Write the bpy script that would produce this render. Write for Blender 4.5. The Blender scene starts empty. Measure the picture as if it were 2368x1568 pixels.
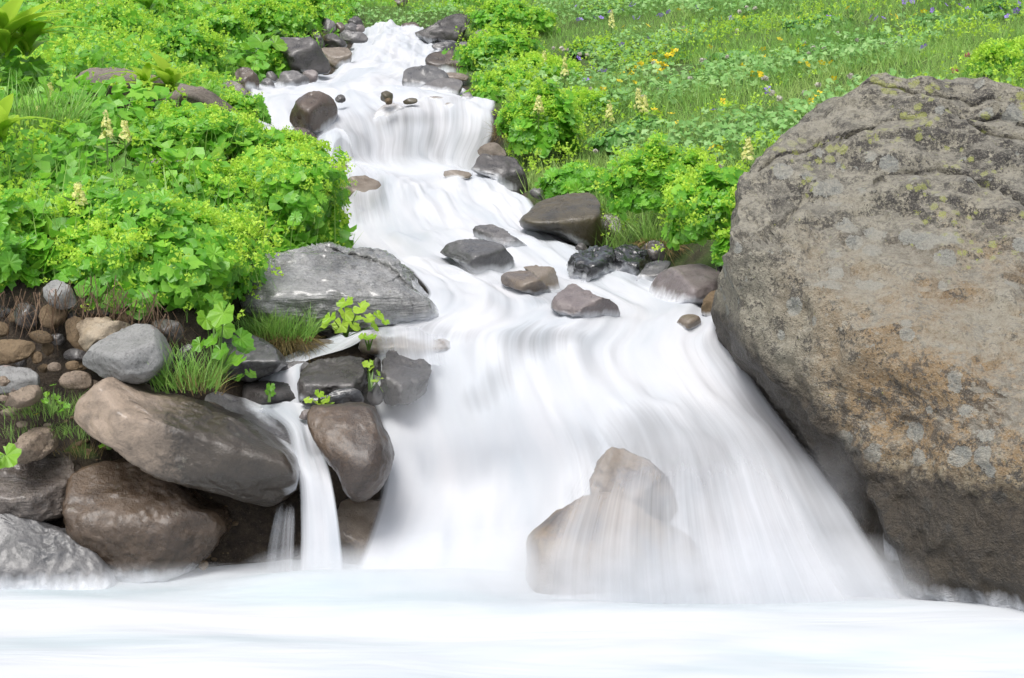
import bpy, bmesh, math
import numpy as np
from mathutils import Vector, Matrix
from mathutils.bvhtree import BVHTree

rad = math.radians
scene = bpy.context.scene
rng = np.random.default_rng(7)

# ------------------------------------------------------------------ camera
PITCH = rad(-8.0); CAM_Z = 1.5; F = 3642.0; CX, CY = 1183.5, 784.0
cam_data = bpy.data.cameras.new('camera')
cam = bpy.data.objects.new('camera', cam_data)
scene.collection.objects.link(cam)
cam.location = (0, 0, CAM_Z)
cam.rotation_euler = (rad(90) + PITCH, 0, 0)
cam_data.sensor_width = 36
cam_data.lens = 36 * F / 2367.0
cam_data.clip_start = 0.1; cam_data.clip_end = 2000
scene.camera = cam

# ------------------------------------------------------------------ world and sun (bright overcast)
SUN_EL, SUN_AZ = 62, 205          # elevation; compass direction the sun stands in (0 = +Y, clockwise)
world = bpy.data.worlds.new('World'); scene.world = world; world.use_nodes = True
wn = world.node_tree.nodes; wl = world.node_tree.links; wn.clear()
sky = wn.new('ShaderNodeTexSky'); sky.sky_type = 'NISHITA'; sky.sun_disc = False
sky.sun_elevation = rad(SUN_EL); sky.sun_rotation = rad(SUN_AZ)
sky.air_density = 1.0; sky.dust_density = 4.0; sky.ozone_density = 1.0
hs = wn.new('ShaderNodeHueSaturation'); hs.inputs['Saturation'].default_value = 0.35
bgn = wn.new('ShaderNodeBackground'); bgn.inputs['Strength'].default_value = 0.15
wo = wn.new('ShaderNodeOutputWorld')
wl.new(sky.outputs[0], hs.inputs['Color']); wl.new(hs.outputs[0], bgn.inputs['Color']); wl.new(bgn.outputs[0], wo.inputs[0])
sd = bpy.data.lights.new('sun', 'SUN'); sd.energy = 1.5; sd.angle = rad(28); sd.color = (1, .97, .93)
sun = bpy.data.objects.new('sun', sd); scene.collection.objects.link(sun)
_d = Vector((math.sin(rad(SUN_AZ)) * math.cos(rad(SUN_EL)), math.cos(rad(SUN_AZ)) * math.cos(rad(SUN_EL)), math.sin(rad(SUN_EL))))
sun.rotation_euler = _d.to_track_quat('Z', 'Y').to_euler()
sun.location = (0, 0, 12)
vs = scene.view_settings
vs.view_transform = 'Standard'; vs.look = 'None'; vs.exposure = 0.6; vs.gamma = 1; vs.use_curve_mapping = False
scene.cycles.max_bounces = 8; scene.cycles.transparent_max_bounces = 12
scene.cycles.diffuse_bounces = 4; scene.cycles.transmission_bounces = 4; scene.cycles.glossy_bounces = 3

# ------------------------------------------------------------------ helpers
cp, sp = math.cos(PITCH), math.sin(PITCH)
def U(px, py, Y):
    """point on the sight line of photo position (px, py) at distance Y up the valley (metres)"""
    px = np.asarray(px, float); py = np.asarray(py, float); Y = np.asarray(Y, float)
    dx = (px - CX) / F; du = (CY - py) / F
    y = cp - du * sp; z = sp + du * cp
    return np.stack([dx / y * Y, Y + 0 * dx, CAM_Z + z / y * Y], -1)
def project(p):
    x, y, z = p[..., 0], p[..., 1], p[..., 2] - CAM_Z
    f = y * cp + z * sp; u = -y * sp + z * cp
    return CX + x / f * F, CY - u / f * F
TAGS = dict(P=(0, 0, 1), a=(0, 0, .3318), b=(520.1, 0, .3318), c=(1155.8, 0, .3316), d=(1733.7, 0, .3318), e=(0, 520.1, .3318),
            f=(520.1, 520.1, .3318), g=(1098, 404.5, .3318), h=(0, 838, .3905), i=(1098, 866.9, .3686),
            j=(1560.4, 693.5, .5576), k=(577.9, 866.9, .3318), m=(1618, 173.4, .3686))
def T(tag, pts):
    ox, oy, s = TAGS[tag]
    return [(ox + s * p[0], oy + s * p[1]) + tuple(p[2:]) for p in pts]

def _hash(ix, iy, iz, seed):
    h = (ix * 374761393 + iy * 668265263 + iz * 2147483647 + seed * 974711) & 0xffffffff
    h = ((h ^ (h >> 13)) * 1274126177) & 0xffffffff
    h = ((h ^ (h >> 16)) * 2246822519) & 0xffffffff
    return ((h ^ (h >> 15)) & 0xffff) / 65535.0 * 2 - 1
def vnoise(p, seed=0):
    p = np.asarray(p, float)
    i = np.floor(p).astype(np.int64); f = p - i; f = f * f * f * (f * (f * 6 - 15) + 10)
    out = 0
    for a in (0, 1):
        for b in (0, 1):
            for c in (0, 1):
                w = (f[:, 0] if a else 1 - f[:, 0]) * (f[:, 1] if b else 1 - f[:, 1]) * (f[:, 2] if c else 1 - f[:, 2])
                out = out + w * _hash(i[:, 0] + a, i[:, 1] + b, i[:, 2] + c, seed)
    return out
def fbm(p, octv=4, seed=0, gain=.5):
    o = 0; a = 1; q = np.asarray(p, float)
    for k in range(octv):
        o = o + a * vnoise(q, seed + k * 17); a *= gain; q = q * 2.03 + 11.3
    return o
def sstep(a, b, x):
    t = np.clip((x - a) / (b - a), 0, 1); return t * t * (3 - 2 * t)

class RBF:
    def __init__(s, X, v, lam=1e-3):
        X = np.asarray(X, float); v = np.asarray(v, float)
        s.X = X; n = len(X)
        s.sc = X.std(0).mean(); s.mu = X.mean(0)
        A = s._k(X) + lam * np.eye(n); Pm = np.c_[np.ones(n), (X - s.mu) / s.sc]
        M = np.zeros((n + 3, n + 3)); M[:n, :n] = A; M[:n, n:] = Pm; M[n:, :n] = Pm.T
        s.w = np.linalg.solve(M, np.r_[v, np.zeros(3)])
    def _k(s, Q): return -np.linalg.norm((Q[:, None] - s.X[None]) / s.sc, axis=-1)
    def __call__(s, Q):
        Q = np.atleast_2d(np.asarray(Q, float)); out = []
        for k in range(0, len(Q), 20000):
            q = Q[k:k + 20000]
            out.append(s._k(q) @ s.w[:-3] + np.c_[np.ones(len(q)), (q - s.mu) / s.sc] @ s.w[-3:])
        return np.concatenate(out)

def mesh_np(name, V, Fc, smooth=True, mat=None):
    """V (n,3) float, Fc (m,k) int"""
    me = bpy.data.meshes.new(name)
    V = np.ascontiguousarray(V, np.float32); Fc = np.ascontiguousarray(Fc, np.int32)
    me.vertices.add(len(V)); me.vertices.foreach_set('co', V.ravel())
    m, k = Fc.shape
    me.loops.add(m * k); me.loops.foreach_set('vertex_index', Fc.ravel())
    me.polygons.add(m); me.polygons.foreach_set('loop_start', np.arange(0, m * k, k, dtype=np.int32))
    me.polygons.foreach_set('use_smooth', np.full(m, smooth))
    me.update(calc_edges=True); me.validate()
    if mat: me.materials.append(mat)
    return me
def attr(me, name, arr):
    a = me.attributes.new(name, 'FLOAT', 'POINT'); a.data.foreach_set('value', np.ascontiguousarray(arr, np.float32))
def link(name, data, parent=None, loc=(0, 0, 0)):
    o = bpy.data.objects.new(name, data); scene.collection.objects.link(o)
    o.location = loc
    if parent: o.parent = parent
    return o
def tag(o, label=None, cat=None, group=None, kind=None):
    if label: o['label'] = label
    if cat: o['category'] = cat
    if group: o['group'] = group
    if kind: o['kind'] = kind
    return o

# ------------------------------------------------------------------ node helper
class NT:
    def __init__(s, name):
        s.m = bpy.data.materials.new(name); s.m.use_nodes = True
        s.t = s.m.node_tree; s.t.nodes.clear()
        s.out = s.t.nodes.new('ShaderNodeOutputMaterial')
    def n(s, typ, ins=None, **props):
        nd = s.t.nodes.new('ShaderNode' + typ)
        for k, v in props.items(): setattr(nd, k, v)
        for k, v in (ins or {}).items():
            if isinstance(v, (bpy.types.NodeSocket,)): s.t.links.new(v, nd.inputs[k])
            else: nd.inputs[k].default_value = v
        return nd
    def noise(s, vec, scale, detail=4, rough=.55, dist=0):
        return s.n('TexNoise', {'Vector': vec, 'Scale': scale, 'Detail': detail, 'Roughness': rough, 'Distortion': dist}).outputs['Fac']
    def ramp(s, fac, lo, hi, a=0., b=1.):
        return s.n('MapRange', {'Value': fac, 'From Min': lo, 'From Max': hi, 'To Min': a, 'To Max': b}, clamp=True).outputs[0]
    def mix(s, fac, a, b):
        nd = s.t.nodes.new('ShaderNodeMix'); nd.data_type = 'RGBA'
        for sock, v in ((nd.inputs[0], fac), (nd.inputs[6], a), (nd.inputs[7], b)):
            if isinstance(v, bpy.types.NodeSocket): s.t.links.new(v, sock)
            elif isinstance(v, (int, float)): sock.default_value = v
            else: sock.default_value = (*v, 1)
        return nd.outputs[2]
    def math(s, op, a, b=0.5, c=None, clamp=False):
        nd = s.t.nodes.new('ShaderNodeMath'); nd.operation = op; nd.use_clamp = clamp
        for i, v in enumerate((a, b) if c is None else (a, b, c)):
            if isinstance(v, bpy.types.NodeSocket): s.t.links.new(v, nd.inputs[i])
            else: nd.inputs[i].default_value = v
        return nd.outputs[0]
    def done(s, shader):
        s.t.links.new(shader, s.out.inputs['Surface']); return s.m

# ------------------------------------------------------------------ materials
K = .62      # stone albedo scale
def wash(t, col, rr):
    """film of white water lapping over the stone just above the waterline"""
    w = t.n('Attribute', attribute_name='wash').outputs['Fac']
    p = t.n('NewGeometry').outputs['Position']
    mp = t.n('Mapping', {'Vector': p, 'Scale': (34, 34, 5)})
    w = t.math('ADD', w, t.math('MULTIPLY', t.math('SUBTRACT', t.noise(mp.outputs[0], 1, 3), .5), .7))
    w = t.ramp(w, .35, 1.15)
    w = t.math('MULTIPLY', w, t.ramp(t.n('Attribute', attribute_name='wash').outputs['Fac'], 0, .15))
    return t.mix(w, col, (.74, .76, .80)), t.math('ADD', rr, t.math('MULTIPLY', w, .4))
def rock_mat(name, c1, c2, dark=(.02, .02, .022), dark_amt=.35, speck=.5, light=None, light_amt=.0, rough=(.3, .6), bump=.6, fleck=None, fleck_amt=0, wet_z=None, coat=0., dscale=3.2, wave=0., split=None):
    t = NT(name)
    c1, c2, dark = (tuple(x * K for x in c) for c in (c1, c2, dark))
    if light: light = tuple(x * .8 for x in light)
    if fleck: fleck = tuple(x * .8 for x in fleck)
    tc = t.n('TexCoord'); oi = t.n('ObjectInfo')
    off = t.math('MULTIPLY', oi.outputs['Random'], 37.0)
    v = t.n('VectorMath', {0: tc.outputs['Object'], 1: off}, operation='ADD').outputs[0]
    big = t.noise(v, dscale, 4, .6, .3); mid = t.noise(v, 14, 6, .65); fine = t.noise(v, 95, 4, .7); grain = t.noise(v, 240, 2, .6)
    col = t.mix(t.ramp(mid, .35, .65), c1, c2)
    d = t.math('ADD', big, t.math('MULTIPLY', t.math('SUBTRACT', fine, .5), .35))
    dm = t.ramp(d, .5 + .22 * (1 - dark_amt) - .1, .5 + .22 * (1 - dark_amt) + .06)
    col = t.mix(t.math('MULTIPLY', dm, .85), col, dark)
    col = t.mix(t.ramp(grain, .3, .75, 0, speck * .7), col, tuple(min(1, x * 1.9) for x in c1))
    col = t.mix(t.ramp(fine, .52, .7, 0, speck), col, tuple(x * .35 for x in c1))
    if light:
        vo = t.n('TexVoronoi', {'Vector': t.n('VectorMath', {0: v, 1: t.n('TexNoise', {'Vector': v, 'Scale': 20.}).outputs['Color']}, operation='ADD').outputs[0], 'Scale': 13.}, feature='F1')
        # pale round lichen spots
        vv = t.n('TexVoronoi', {'Vector': v, 'Scale': 11.0, 'Randomness': 1.0}, feature='F1')
        sp1 = t.math('LESS_THAN', t.math('ADD', vv.outputs['Distance'], t.math('MULTIPLY', t.math('SUBTRACT', fine, .5), .5)), t.math('MULTIPLY', t.math('SUBTRACT', t.noise(v, 4, 2), .3), light_amt))
        col = t.mix(t.math('MULTIPLY', sp1, .75), col, light)
    if fleck:
        v2 = t.n('TexVoronoi', {'Vector': v, 'Scale': 30.0}, feature='F1')
        ar = t.ramp(t.noise(v, 2.6, 3), .48, .62)
        sp2 = t.math('LESS_THAN', t.math('ADD', v2.outputs['Distance'], t.math('MULTIPLY', t.math('SUBTRACT', grain, .5), .6)), t.math('MULTIPLY', ar, fleck_amt))
        col = t.mix(t.math('MULTIPLY', sp2, .8), col, fleck)
    rr = t.ramp(mid, .35, .7, rough[0], rough[1])
    if split:
        gp = t.n('SeparateXYZ', {0: t.n('NewGeometry').outputs['Position']})
        sx_ = t.math('ADD', gp.outputs['X'], t.math('ADD', t.math('MULTIPLY', t.math('SUBTRACT', big, .5), .5), t.math('MULTIPLY', t.math('SUBTRACT', fine, .5), .18)))
        w_ = t.ramp(sx_, split[0], split[1]); col = t.mix(w_, tuple(0.8 * x for x in split[2]), t.mix(.6, col, (.020, .016, .012)))
        col = t.mix(t.ramp(mid, .45, .7, 0, .6), col, tuple(x * .45 for x in c1))
        rr = t.ramp(w_, 0, 1, .7, .28)
    if wet_z is not None:
        geo = t.n('NewGeometry'); sx = t.n('SeparateXYZ', {0: geo.outputs['Position']})
        wz = t.ramp(t.math('ADD', sx.outputs['Z'], t.math('MULTIPLY', t.math('SUBTRACT', mid, .5), .25)), wet_z[0], wet_z[1], 1, 0)
        col = t.mix(t.math('MULTIPLY', wz, .75), col, tuple(x * .3 for x in c2))
        rr = t.math('SUBTRACT', rr, t.math('MULTIPLY', wz, .15))
    h = t.math('ADD', t.math('MULTIPLY', mid, .6), t.math('ADD', t.math('MULTIPLY', fine, .22), t.math('MULTIPLY', grain, .06)))
    if wave:
        st = t.n('Mapping', {'Vector': v, 'Rotation': (0, .5, .3), 'Scale': (3, 6, 26)})
        h = t.math('ADD', h, t.math('MULTIPLY', t.noise(st.outputs[0], 1.0, 4, .6, .8), wave))
    col, rr = wash(t, col, rr)
    bp = t.n('Bump', {'Height': h, 'Strength': bump, 'Distance': .03})
    bs = t.n('BsdfPrincipled', {'Base Color': col, 'Roughness': rr, 'Normal': bp.outputs[0], 'Specular IOR Level': .5, 'Coat Weight': coat, 'Coat Roughness': .18})
    return t.done(bs.outputs[0])

def leaf_mat(name, dark, mid, lite, rough=.42, trans=.42, rnd=True, vein=True):
    t = NT(name)
    at = t.n('Attribute', attribute_name='tint'); oi = t.n('ObjectInfo')
    val = at.outputs['Fac'] if not rnd else oi.outputs['Random']
    geo = t.n('NewGeometry')
    patch = t.noise(geo.outputs['Position'], 2.2, 3)
    f = t.math('ADD', t.math('MULTIPLY', val, .75), t.math('MULTIPLY', t.math('SUBTRACT', patch, .37), 1.0))
    col = t.mix(t.ramp(f, .0, .5), dark, mid); col = t.mix(t.ramp(f, .5, 1.0), col, lite)
    ga = t.n('Attribute', attribute_name='rad')
    if vein: col = t.mix(t.math('MULTIPLY', t.ramp(ga.outputs['Fac'], .0, .6, 1, 0), .35), col, lite)
    bs = t.n('BsdfPrincipled', {'Base Color': col, 'Roughness': rough, 'Specular IOR Level': .5})
    tr = t.n('BsdfTranslucent', {'Color': t.mix(.6, col, tuple(min(1, x * 1.3) for x in lite))})
    mx = t.n('MixShader', {0: trans, 1: bs.outputs[0], 2: tr.outputs[0]})
    return t.done(mx.outputs[0])

def plain_mat(name, c, rough=.6, trans=.0, c2=None):
    t = NT(name)
    tc = t.n('NewGeometry')
    f = t.noise(tc.outputs['Position'], 40, 3)
    col = t.mix(t.ramp(f, .35, .65), c, c2 or tuple(x * .7 for x in c))
    bs = t.n('BsdfPrincipled', {'Base Color': col, 'Roughness': rough})
    if trans:
        tr = t.n('BsdfTranslucent', {'Color': col})
        return t.done(t.n('MixShader', {0: trans, 1: bs.outputs[0], 2: tr.outputs[0]}).outputs[0])
    return t.done(bs.outputs[0])

M = {}
M['dark'] = rock_mat('wet_dark_rock', (.055, .050, .048), (.12, .108, .104), dark_amt=.4, rough=(.22, .5), coat=.35, speck=.3)
M['black'] = rock_mat('glossy_black_rock', (.018, .019, .022), (.045, .046, .052), dark_amt=.5, rough=(.12, .3), coat=.8, speck=.2, bump=.5)
M['grey'] = rock_mat('wet_grey_rock', (.13, .125, .13), (.22, .205, .20), dark_amt=.35, rough=(.25, .5), coat=.3, speck=.35)
M['slate'] = rock_mat('slick_slate_rock', (.10, .10, .105), (.17, .165, .165), dark_amt=.5, rough=(.25, .5), coat=.3, speck=.5, bump=.4, wave=.15)
M['silver'] = rock_mat('silvery_wet_rock', (.26, .26, .255), (.50, .50, .495), dark=(.10, .10, .09), dark_amt=.6, rough=(.14, .34), coat=.8, speck=.4, bump=.9, wave=1.6, light=(.2, .2, .14), light_amt=.2)
M['pink'] = rock_mat('pinkish_granite', (.20, .165, .165), (.30, .26, .25), dark=(.10, .085, .085), dark_amt=.3, rough=(.3, .5), coat=.2, speck=.25)
M['brown'] = rock_mat('wet_brown_rock', (.085, .058, .042), (.15, .108, .08), dark_amt=.45, rough=(.22, .45), coat=.4, speck=.4)
M['olive'] = rock_mat('olive_brown_rock', (.075, .058, .03), (.14, .115, .07), dark_amt=.4, rough=(.25, .5), coat=.35, speck=.35)
M['tan'] = rock_mat('tan_granite', (.24, .18, .13), (.36, .29, .22), dark=(.08, .06, .045), dark_amt=.4, rough=(.5, .8), speck=.7, bump=.8)
M['tanwet'] = rock_mat('wet_tan_stone', (.19, .145, .105), (.30, .25, .20), dark=(.10, .10, .12), dark_amt=.35, rough=(.3, .5), coat=.3, speck=.3)
M['cream'] = rock_mat('cream_stone', (.42, .33, .22), (.52, .45, .35), dark=(.15, .10, .06), dark_amt=.4, rough=(.6, .8), speck=.4, bump=.8)
M['ochre'] = rock_mat('ochre_earthy_stone', (.17, .11, .055), (.26, .19, .11), dark=(.05, .035, .02), dark_amt=.5, rough=(.6, .85), speck=.6, bump=.9)
M['pale'] = rock_mat('pale_speckled_stone', (.24, .24, .235), (.36, .36, .35), dark=(.13, .12, .11), dark_amt=.3, rough=(.5, .75), speck=.7, light=(.33, .25, .22), light_amt=.7)
M['long'] = rock_mat('long_boulder_rock', (.10, .078, .058), (.20, .155, .115), dark=(.025, .021, .019), dark_amt=.62, rough=(.25, .5), coat=.35, speck=.5, light=(.22, .21, .17), light_amt=.35, dscale=2.2, bump=.6, split=(-1.24, -1.06, (.34, .265, .20)))
M['vein'] = rock_mat('veined_grey_brown_rock', (.12, .095, .08), (.25, .21, .18), dark=(.025, .021, .019), dark_amt=.6, rough=(.25, .5), coat=.35, speck=.5, dscale=2.6, bump=.8, wave=.8)
M['fall'] = rock_mat('tan_rock_under_fall', (.20, .15, .105), (.29, .23, .17), dark=(.12, .13, .155), dark_amt=.5, rough=(.45, .65), coat=.05, speck=.5, bump=.5, dscale=6)
M['brownb'] = rock_mat('brown_mottled_boulder', (.10, .066, .042), (.17, .115, .075), dark=(.03, .027, .03), dark_amt=.5, rough=(.28, .5), coat=.2, speck=.5, light=(.22, .20, .16), light_amt=.2, dscale=2.4, wet_z=(.0, .3))
M['lich'] = rock_mat('dry_lichen_rock', (.19, .155, .125), (.30, .26, .22), dark=(.07, .06, .05), dark_amt=.45, rough=(.7, .9), speck=.7, fleck=(.30, .32, .08), fleck_amt=.4, bump=.6)
M['moss'] = plain_mat('cushion_moss', (.05, .075, .01), .9, 0, (.09, .09, .015))

def boulder_mat():
    t = NT('big_lichen_boulder')
    tc = t.n('TexCoord'); v = tc.outputs['Object']
    geo = t.n('NewGeometry'); nz = t.n('SeparateXYZ', {0: geo.outputs['True Normal']}).outputs['Z']
    pos = t.n('SeparateXYZ', {0: geo.outputs['Position']}); X, Z = pos.outputs['X'], pos.outputs['Z']
    big = t.noise(v, 1.6, 4, .6, .2); mid = t.noise(v, 7, 6, .7, .2); m2 = t.noise(v, 22, 5, .7); fine = t.noise(v, 70, 4, .75); grain = t.noise(v, 200, 2, .6)
    grey1, grey2 = (.15, .138, .105), (.31, .288, .225)
    col = t.mix(t.ramp(m2, .35, .65), grey1, grey2)
    # ochre stain down the face
    st = t.math('MULTIPLY', t.ramp(big, .36, .55), t.ramp(Z, 1.25, .95))
    st = t.math('MULTIPLY', st, t.ramp(X, .85, 1.15))
    col = t.mix(t.math('MULTIPLY', st, t.ramp(fine, .3, .6, .45, 1)), col, (.23, .145, .065))
    # pale buff zone on the lower face
    pb = t.math('MULTIPLY', t.ramp(t.math('ADD', Z, t.math('MULTIPLY', mid, .3)), .68, .55), t.ramp(m2, .38, .6))
    col = t.mix(t.math('MULTIPLY', pb, .75), col, (.235, .205, .14))
    # dark crust up the upper face
    dk = t.math('MULTIPLY', t.ramp(t.math('ADD', mid, t.math('MULTIPLY', t.math('SUBTRACT', fine, .5), .7)), .47, .53), t.ramp(t.math('ADD', Z, t.math('MULTIPLY', big, .5)), 1.1, 1.4))
    col = t.mix(t.math('MULTIPLY', dk, .92), col, (.030, .028, .028))
    dk2 = t.ramp(t.math('ADD', t.noise(v, 11, 5, .7), t.math('MULTIPLY', t.math('SUBTRACT', fine, .5), .9)), .56, .61)
    col = t.mix(t.math('MULTIPLY', dk2, .85), col, (.05, .045, .038))
    dk3 = t.ramp(t.math('ADD', t.noise(v, 34, 4, .7), t.math('MULTIPLY', t.math('SUBTRACT', big, .5), .8)), .58, .63)
    col = t.mix(t.math('MULTIPLY', dk3, .75), col, (.05, .045, .040))
    # lichen discs, pale grey
    v1 = t.n('TexVoronoi', {'Vector': v, 'Scale': 10.0}, feature='F1')
    l1 = t.math('LESS_THAN', t.math('ADD', v1.outputs['Distance'], t.math('MULTIPLY', t.math('SUBTRACT', fine, .5), .35)), t.math('MULTIPLY', t.ramp(t.noise(v, 3.5, 2), .40, .65), .45))
    col = t.mix(t.math('MULTIPLY', l1, t.ramp(grain, .2, .7, .4, .9)), col, (.25, .26, .24))
    v3 = t.n('TexVoronoi', {'Vector': v, 'Scale': 26.0}, feature='F1')
    l3 = t.math('LESS_THAN', v3.outputs['Distance'], t.math('MULTIPLY', t.ramp(t.noise(v, 5, 2), .4, .75), .33))
    col = t.mix(t.math('MULTIPLY', l3, .6), col, (.27, .26, .22))
    # yellow-green map lichen on the upper part
    v2 = t.n('TexVoronoi', {'Vector': v, 'Scale': 24.0}, feature='F1')
    up = t.math('MULTIPLY', t.ramp(t.math('ADD', Z, t.math('MULTIPLY', X, .35)), 1.35, 1.8), t.ramp(t.noise(v, 3.2, 3), .42, .6))
    l2 = t.math('LESS_THAN', t.math('ADD', v2.outputs['Distance'], t.math('MULTIPLY', t.math('SUBTRACT', grain, .5), .7)), t.math('MULTIPLY', up, .5))
    col = t.mix(t.math('MULTIPLY', l2, .8), col, (.27, .29, .08))
    # pinkish-grey bare top
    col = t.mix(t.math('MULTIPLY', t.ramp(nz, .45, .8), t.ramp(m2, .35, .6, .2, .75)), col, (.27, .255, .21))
    # wet underside above the pool, undercut shade painted in with it: boundary runs down to the right
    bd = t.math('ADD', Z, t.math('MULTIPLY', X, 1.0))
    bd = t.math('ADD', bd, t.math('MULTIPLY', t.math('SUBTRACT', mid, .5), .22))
    wet_shadeA = t.ramp(bd, 1.53, 1.62, 1, 0)
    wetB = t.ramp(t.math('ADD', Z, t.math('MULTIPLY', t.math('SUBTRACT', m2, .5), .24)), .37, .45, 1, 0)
    wet = t.math('MAXIMUM', wet_shadeA, wetB)
    wet_shade_col = t.mix(t.ramp(m2, .35, .65), (.012, .010, .008), (.040, .029, .018))
    wet_shade_col = t.mix(t.ramp(Z, .12, -.05, 0, .7), wet_shade_col, (.060, .042, .020))
    col = t.mix(t.math('MULTIPLY', wet, .93), col, wet_shade_col)
    col = t.mix(t.ramp(fine, .55, .72, 0, .45), col, (.05, .045, .035))
    col = t.mix(t.math('MULTIPLY', t.ramp(grain, .5, .72, 0, .45), t.math('SUBTRACT', 1.0, t.math('MULTIPLY', wet, .85))), col, (.36, .33, .27))
    rr = t.math('SUBTRACT', .85, t.math('MULTIPLY', wet, .28))
    col, rr = wash(t, col, rr)
    h = t.math('ADD', t.math('MULTIPLY', mid, .9), t.math('ADD', t.math('MULTIPLY', m2, .4), t.math('ADD', t.math('MULTIPLY', fine, .18), t.math('MULTIPLY', grain, .05))))
    bp = t.n('Bump', {'Height': h, 'Strength': 1.0, 'Distance': .06})
    return t.done(t.n('BsdfPrincipled', {'Base Color': col, 'Roughness': rr, 'Normal': bp.outputs[0]}).outputs[0])
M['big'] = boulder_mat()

def ground_mat():
    t = NT('mossy_soil')
    p = t.n('NewGeometry').outputs['Position']
    a = t.noise(p, 3, 5, .6); b = t.noise(p, 30, 5, .7); c = t.noise(p, 150, 3, .6)
    col = t.mix(t.ramp(b, .35, .65), (.018, .012, .008), (.060, .043, .027))
    gr = t.mix(t.ramp(c, .3, .7), (.03, .06, .008), (.08, .14, .02))
    z = t.n('Attribute', attribute_name='veg')
    col = t.mix(t.math('MULTIPLY', z.outputs['Fac'], t.ramp(a, .25, .55, .6, 1)), col, gr)
    col = t.mix(t.ramp(c, .6, .75, 0, .5), col, (.2, .17, .13))
    bp = t.n('Bump', {'Height': t.math('ADD', b, t.math('MULTIPLY', c, .4)), 'Strength': .8, 'Distance': .03})
    return t.done(t.n('BsdfPrincipled', {'Base Color': col, 'Roughness': .85, 'Normal': bp.outputs[0]}).outputs[0])
M['ground'] = ground_mat()

def water_mat(name, base_opac=1.0, streak=1.0, opaque=False):
    """white aerated water; the sheet is thin between the strands and shows the bed behind"""
    t = NT(name)
    fu = t.n('Attribute', attribute_name='fu').outputs['Fac']; fv = t.n('Attribute', attribute_name='fv').outputs['Fac']
    cov = t.n('Attribute', attribute_name='cover').outputs['Fac']
    vec = t.n('CombineXYZ', {0: fu, 1: fv, 2: 0.}).outputs[0]
    def sn(su, sv, det=3, ro=.5, dist=0.):
        mp = t.n('Mapping', {'Vector': vec, 'Scale': (su, sv, 1)})
        return t.noise(mp.outputs[0], 1.0, det, ro, dist)
    s1 = sn(9, .7, 3); s2 = sn(38, 1.1, 3, .55); s3 = sn(110, 1.6, 2, .5); soft = sn(3.0, 1.6, 2)
    st = t.math('ADD', t.math('MULTIPLY', s1, .58), t.math('ADD', t.math('MULTIPLY', s2, .30), t.math('MULTIPLY', s3, .12)))
    # cover 1 -> opaque; lower cover -> strands
    thr = t.math('SUBTRACT', 1.0, cov)
    a = t.math('DIVIDE', t.math('ADD', t.math('SUBTRACT', t.math('MULTIPLY', t.math('SUBTRACT', st, .5), 1.25 * streak), t.math('MULTIPLY', thr, 1.15)), 1.05), .85, clamp=True)
    a = t.math('MULTIPLY', a, t.ramp(cov, .0, .18))
    a = t.math('MULTIPLY', a, base_opac)
    wide = t.n('Mapping', {'Vector': vec, 'Scale': (4.5, .9, 1)}).outputs[0]
    sf = t.math('ADD', t.math('MULTIPLY', soft, .5), t.math('MULTIPLY', t.noise(wide, 1.0, 3, .6, .6), .5))
    col = t.mix(t.ramp(sf, .36, .58), (.62, .66, .71), (.785, .795, .83))  # blue-grey form shading along the flow, painted into the water colour
    h = t.math('ADD', t.math('MULTIPLY', s1, 1.0), t.math('MULTIPLY', s2, .15))
    bp = t.n('Bump', {'Height': h, 'Strength': .10 * streak, 'Distance': .05})
    df = t.n('BsdfDiffuse', {'Color': col, 'Roughness': .0, 'Normal': bp.outputs[0]})
    tr = t.n('BsdfTranslucent', {'Color': col, 'Normal': bp.outputs[0]})
    m1 = t.n('MixShader', {0: .38, 1: df.outputs[0], 2: tr.outputs[0]})
    if opaque: return t.done(m1.outputs[0])
    tp = t.n('BsdfTransparent')
    m2 = t.n('MixShader', {0: a, 1: tp.outputs[0], 2: m1.outputs[0]})
    return t.done(m2.outputs[0])
M['water'] = water_mat('white_water')
M['veil'] = water_mat('thin_falling_water', .75)

def pool_mat():
    t = NT('pool_water')
    p = t.n('NewGeometry').outputs['Position']
    mp = t.n('Mapping', {'Vector': p, 'Rotation': (0, 0, .28), 'Scale': (.55, 2.4, 1)})
    a = t.noise(mp.outputs[0], 1.3, 4, .55, .4)
    b2 = t.noise(t.n('Mapping', {'Vector': p, 'Rotation': (0, 0, .2), 'Scale': (.35, 1.5, 1)}).outputs[0], 1.7, 3)
    col = t.mix(t.ramp(a, .35, .62), (.38, .445, .47), (.475, .495, .525))  # teal water tone, with soft grey shading painted into the colour
    col = t.mix(t.ramp(b2, .4, .65), col, (.54, .55, .575))
    bp = t.n('Bump', {'Height': t.noise(mp.outputs[0], 2.2, 3, .5, .4), 'Strength': .2, 'Distance': .12})
    cov = t.n('Attribute', attribute_name='cover').outputs['Fac']
    df = t.n('BsdfDiffuse', {'Color': col, 'Normal': bp.outputs[0]})
    tp = t.n('BsdfTransparent')
    return t.done(t.n('MixShader', {0: cov, 1: tp.outputs[0], 2: df.outputs[0]}).outputs[0])
M['pool'] = pool_mat()

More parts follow.
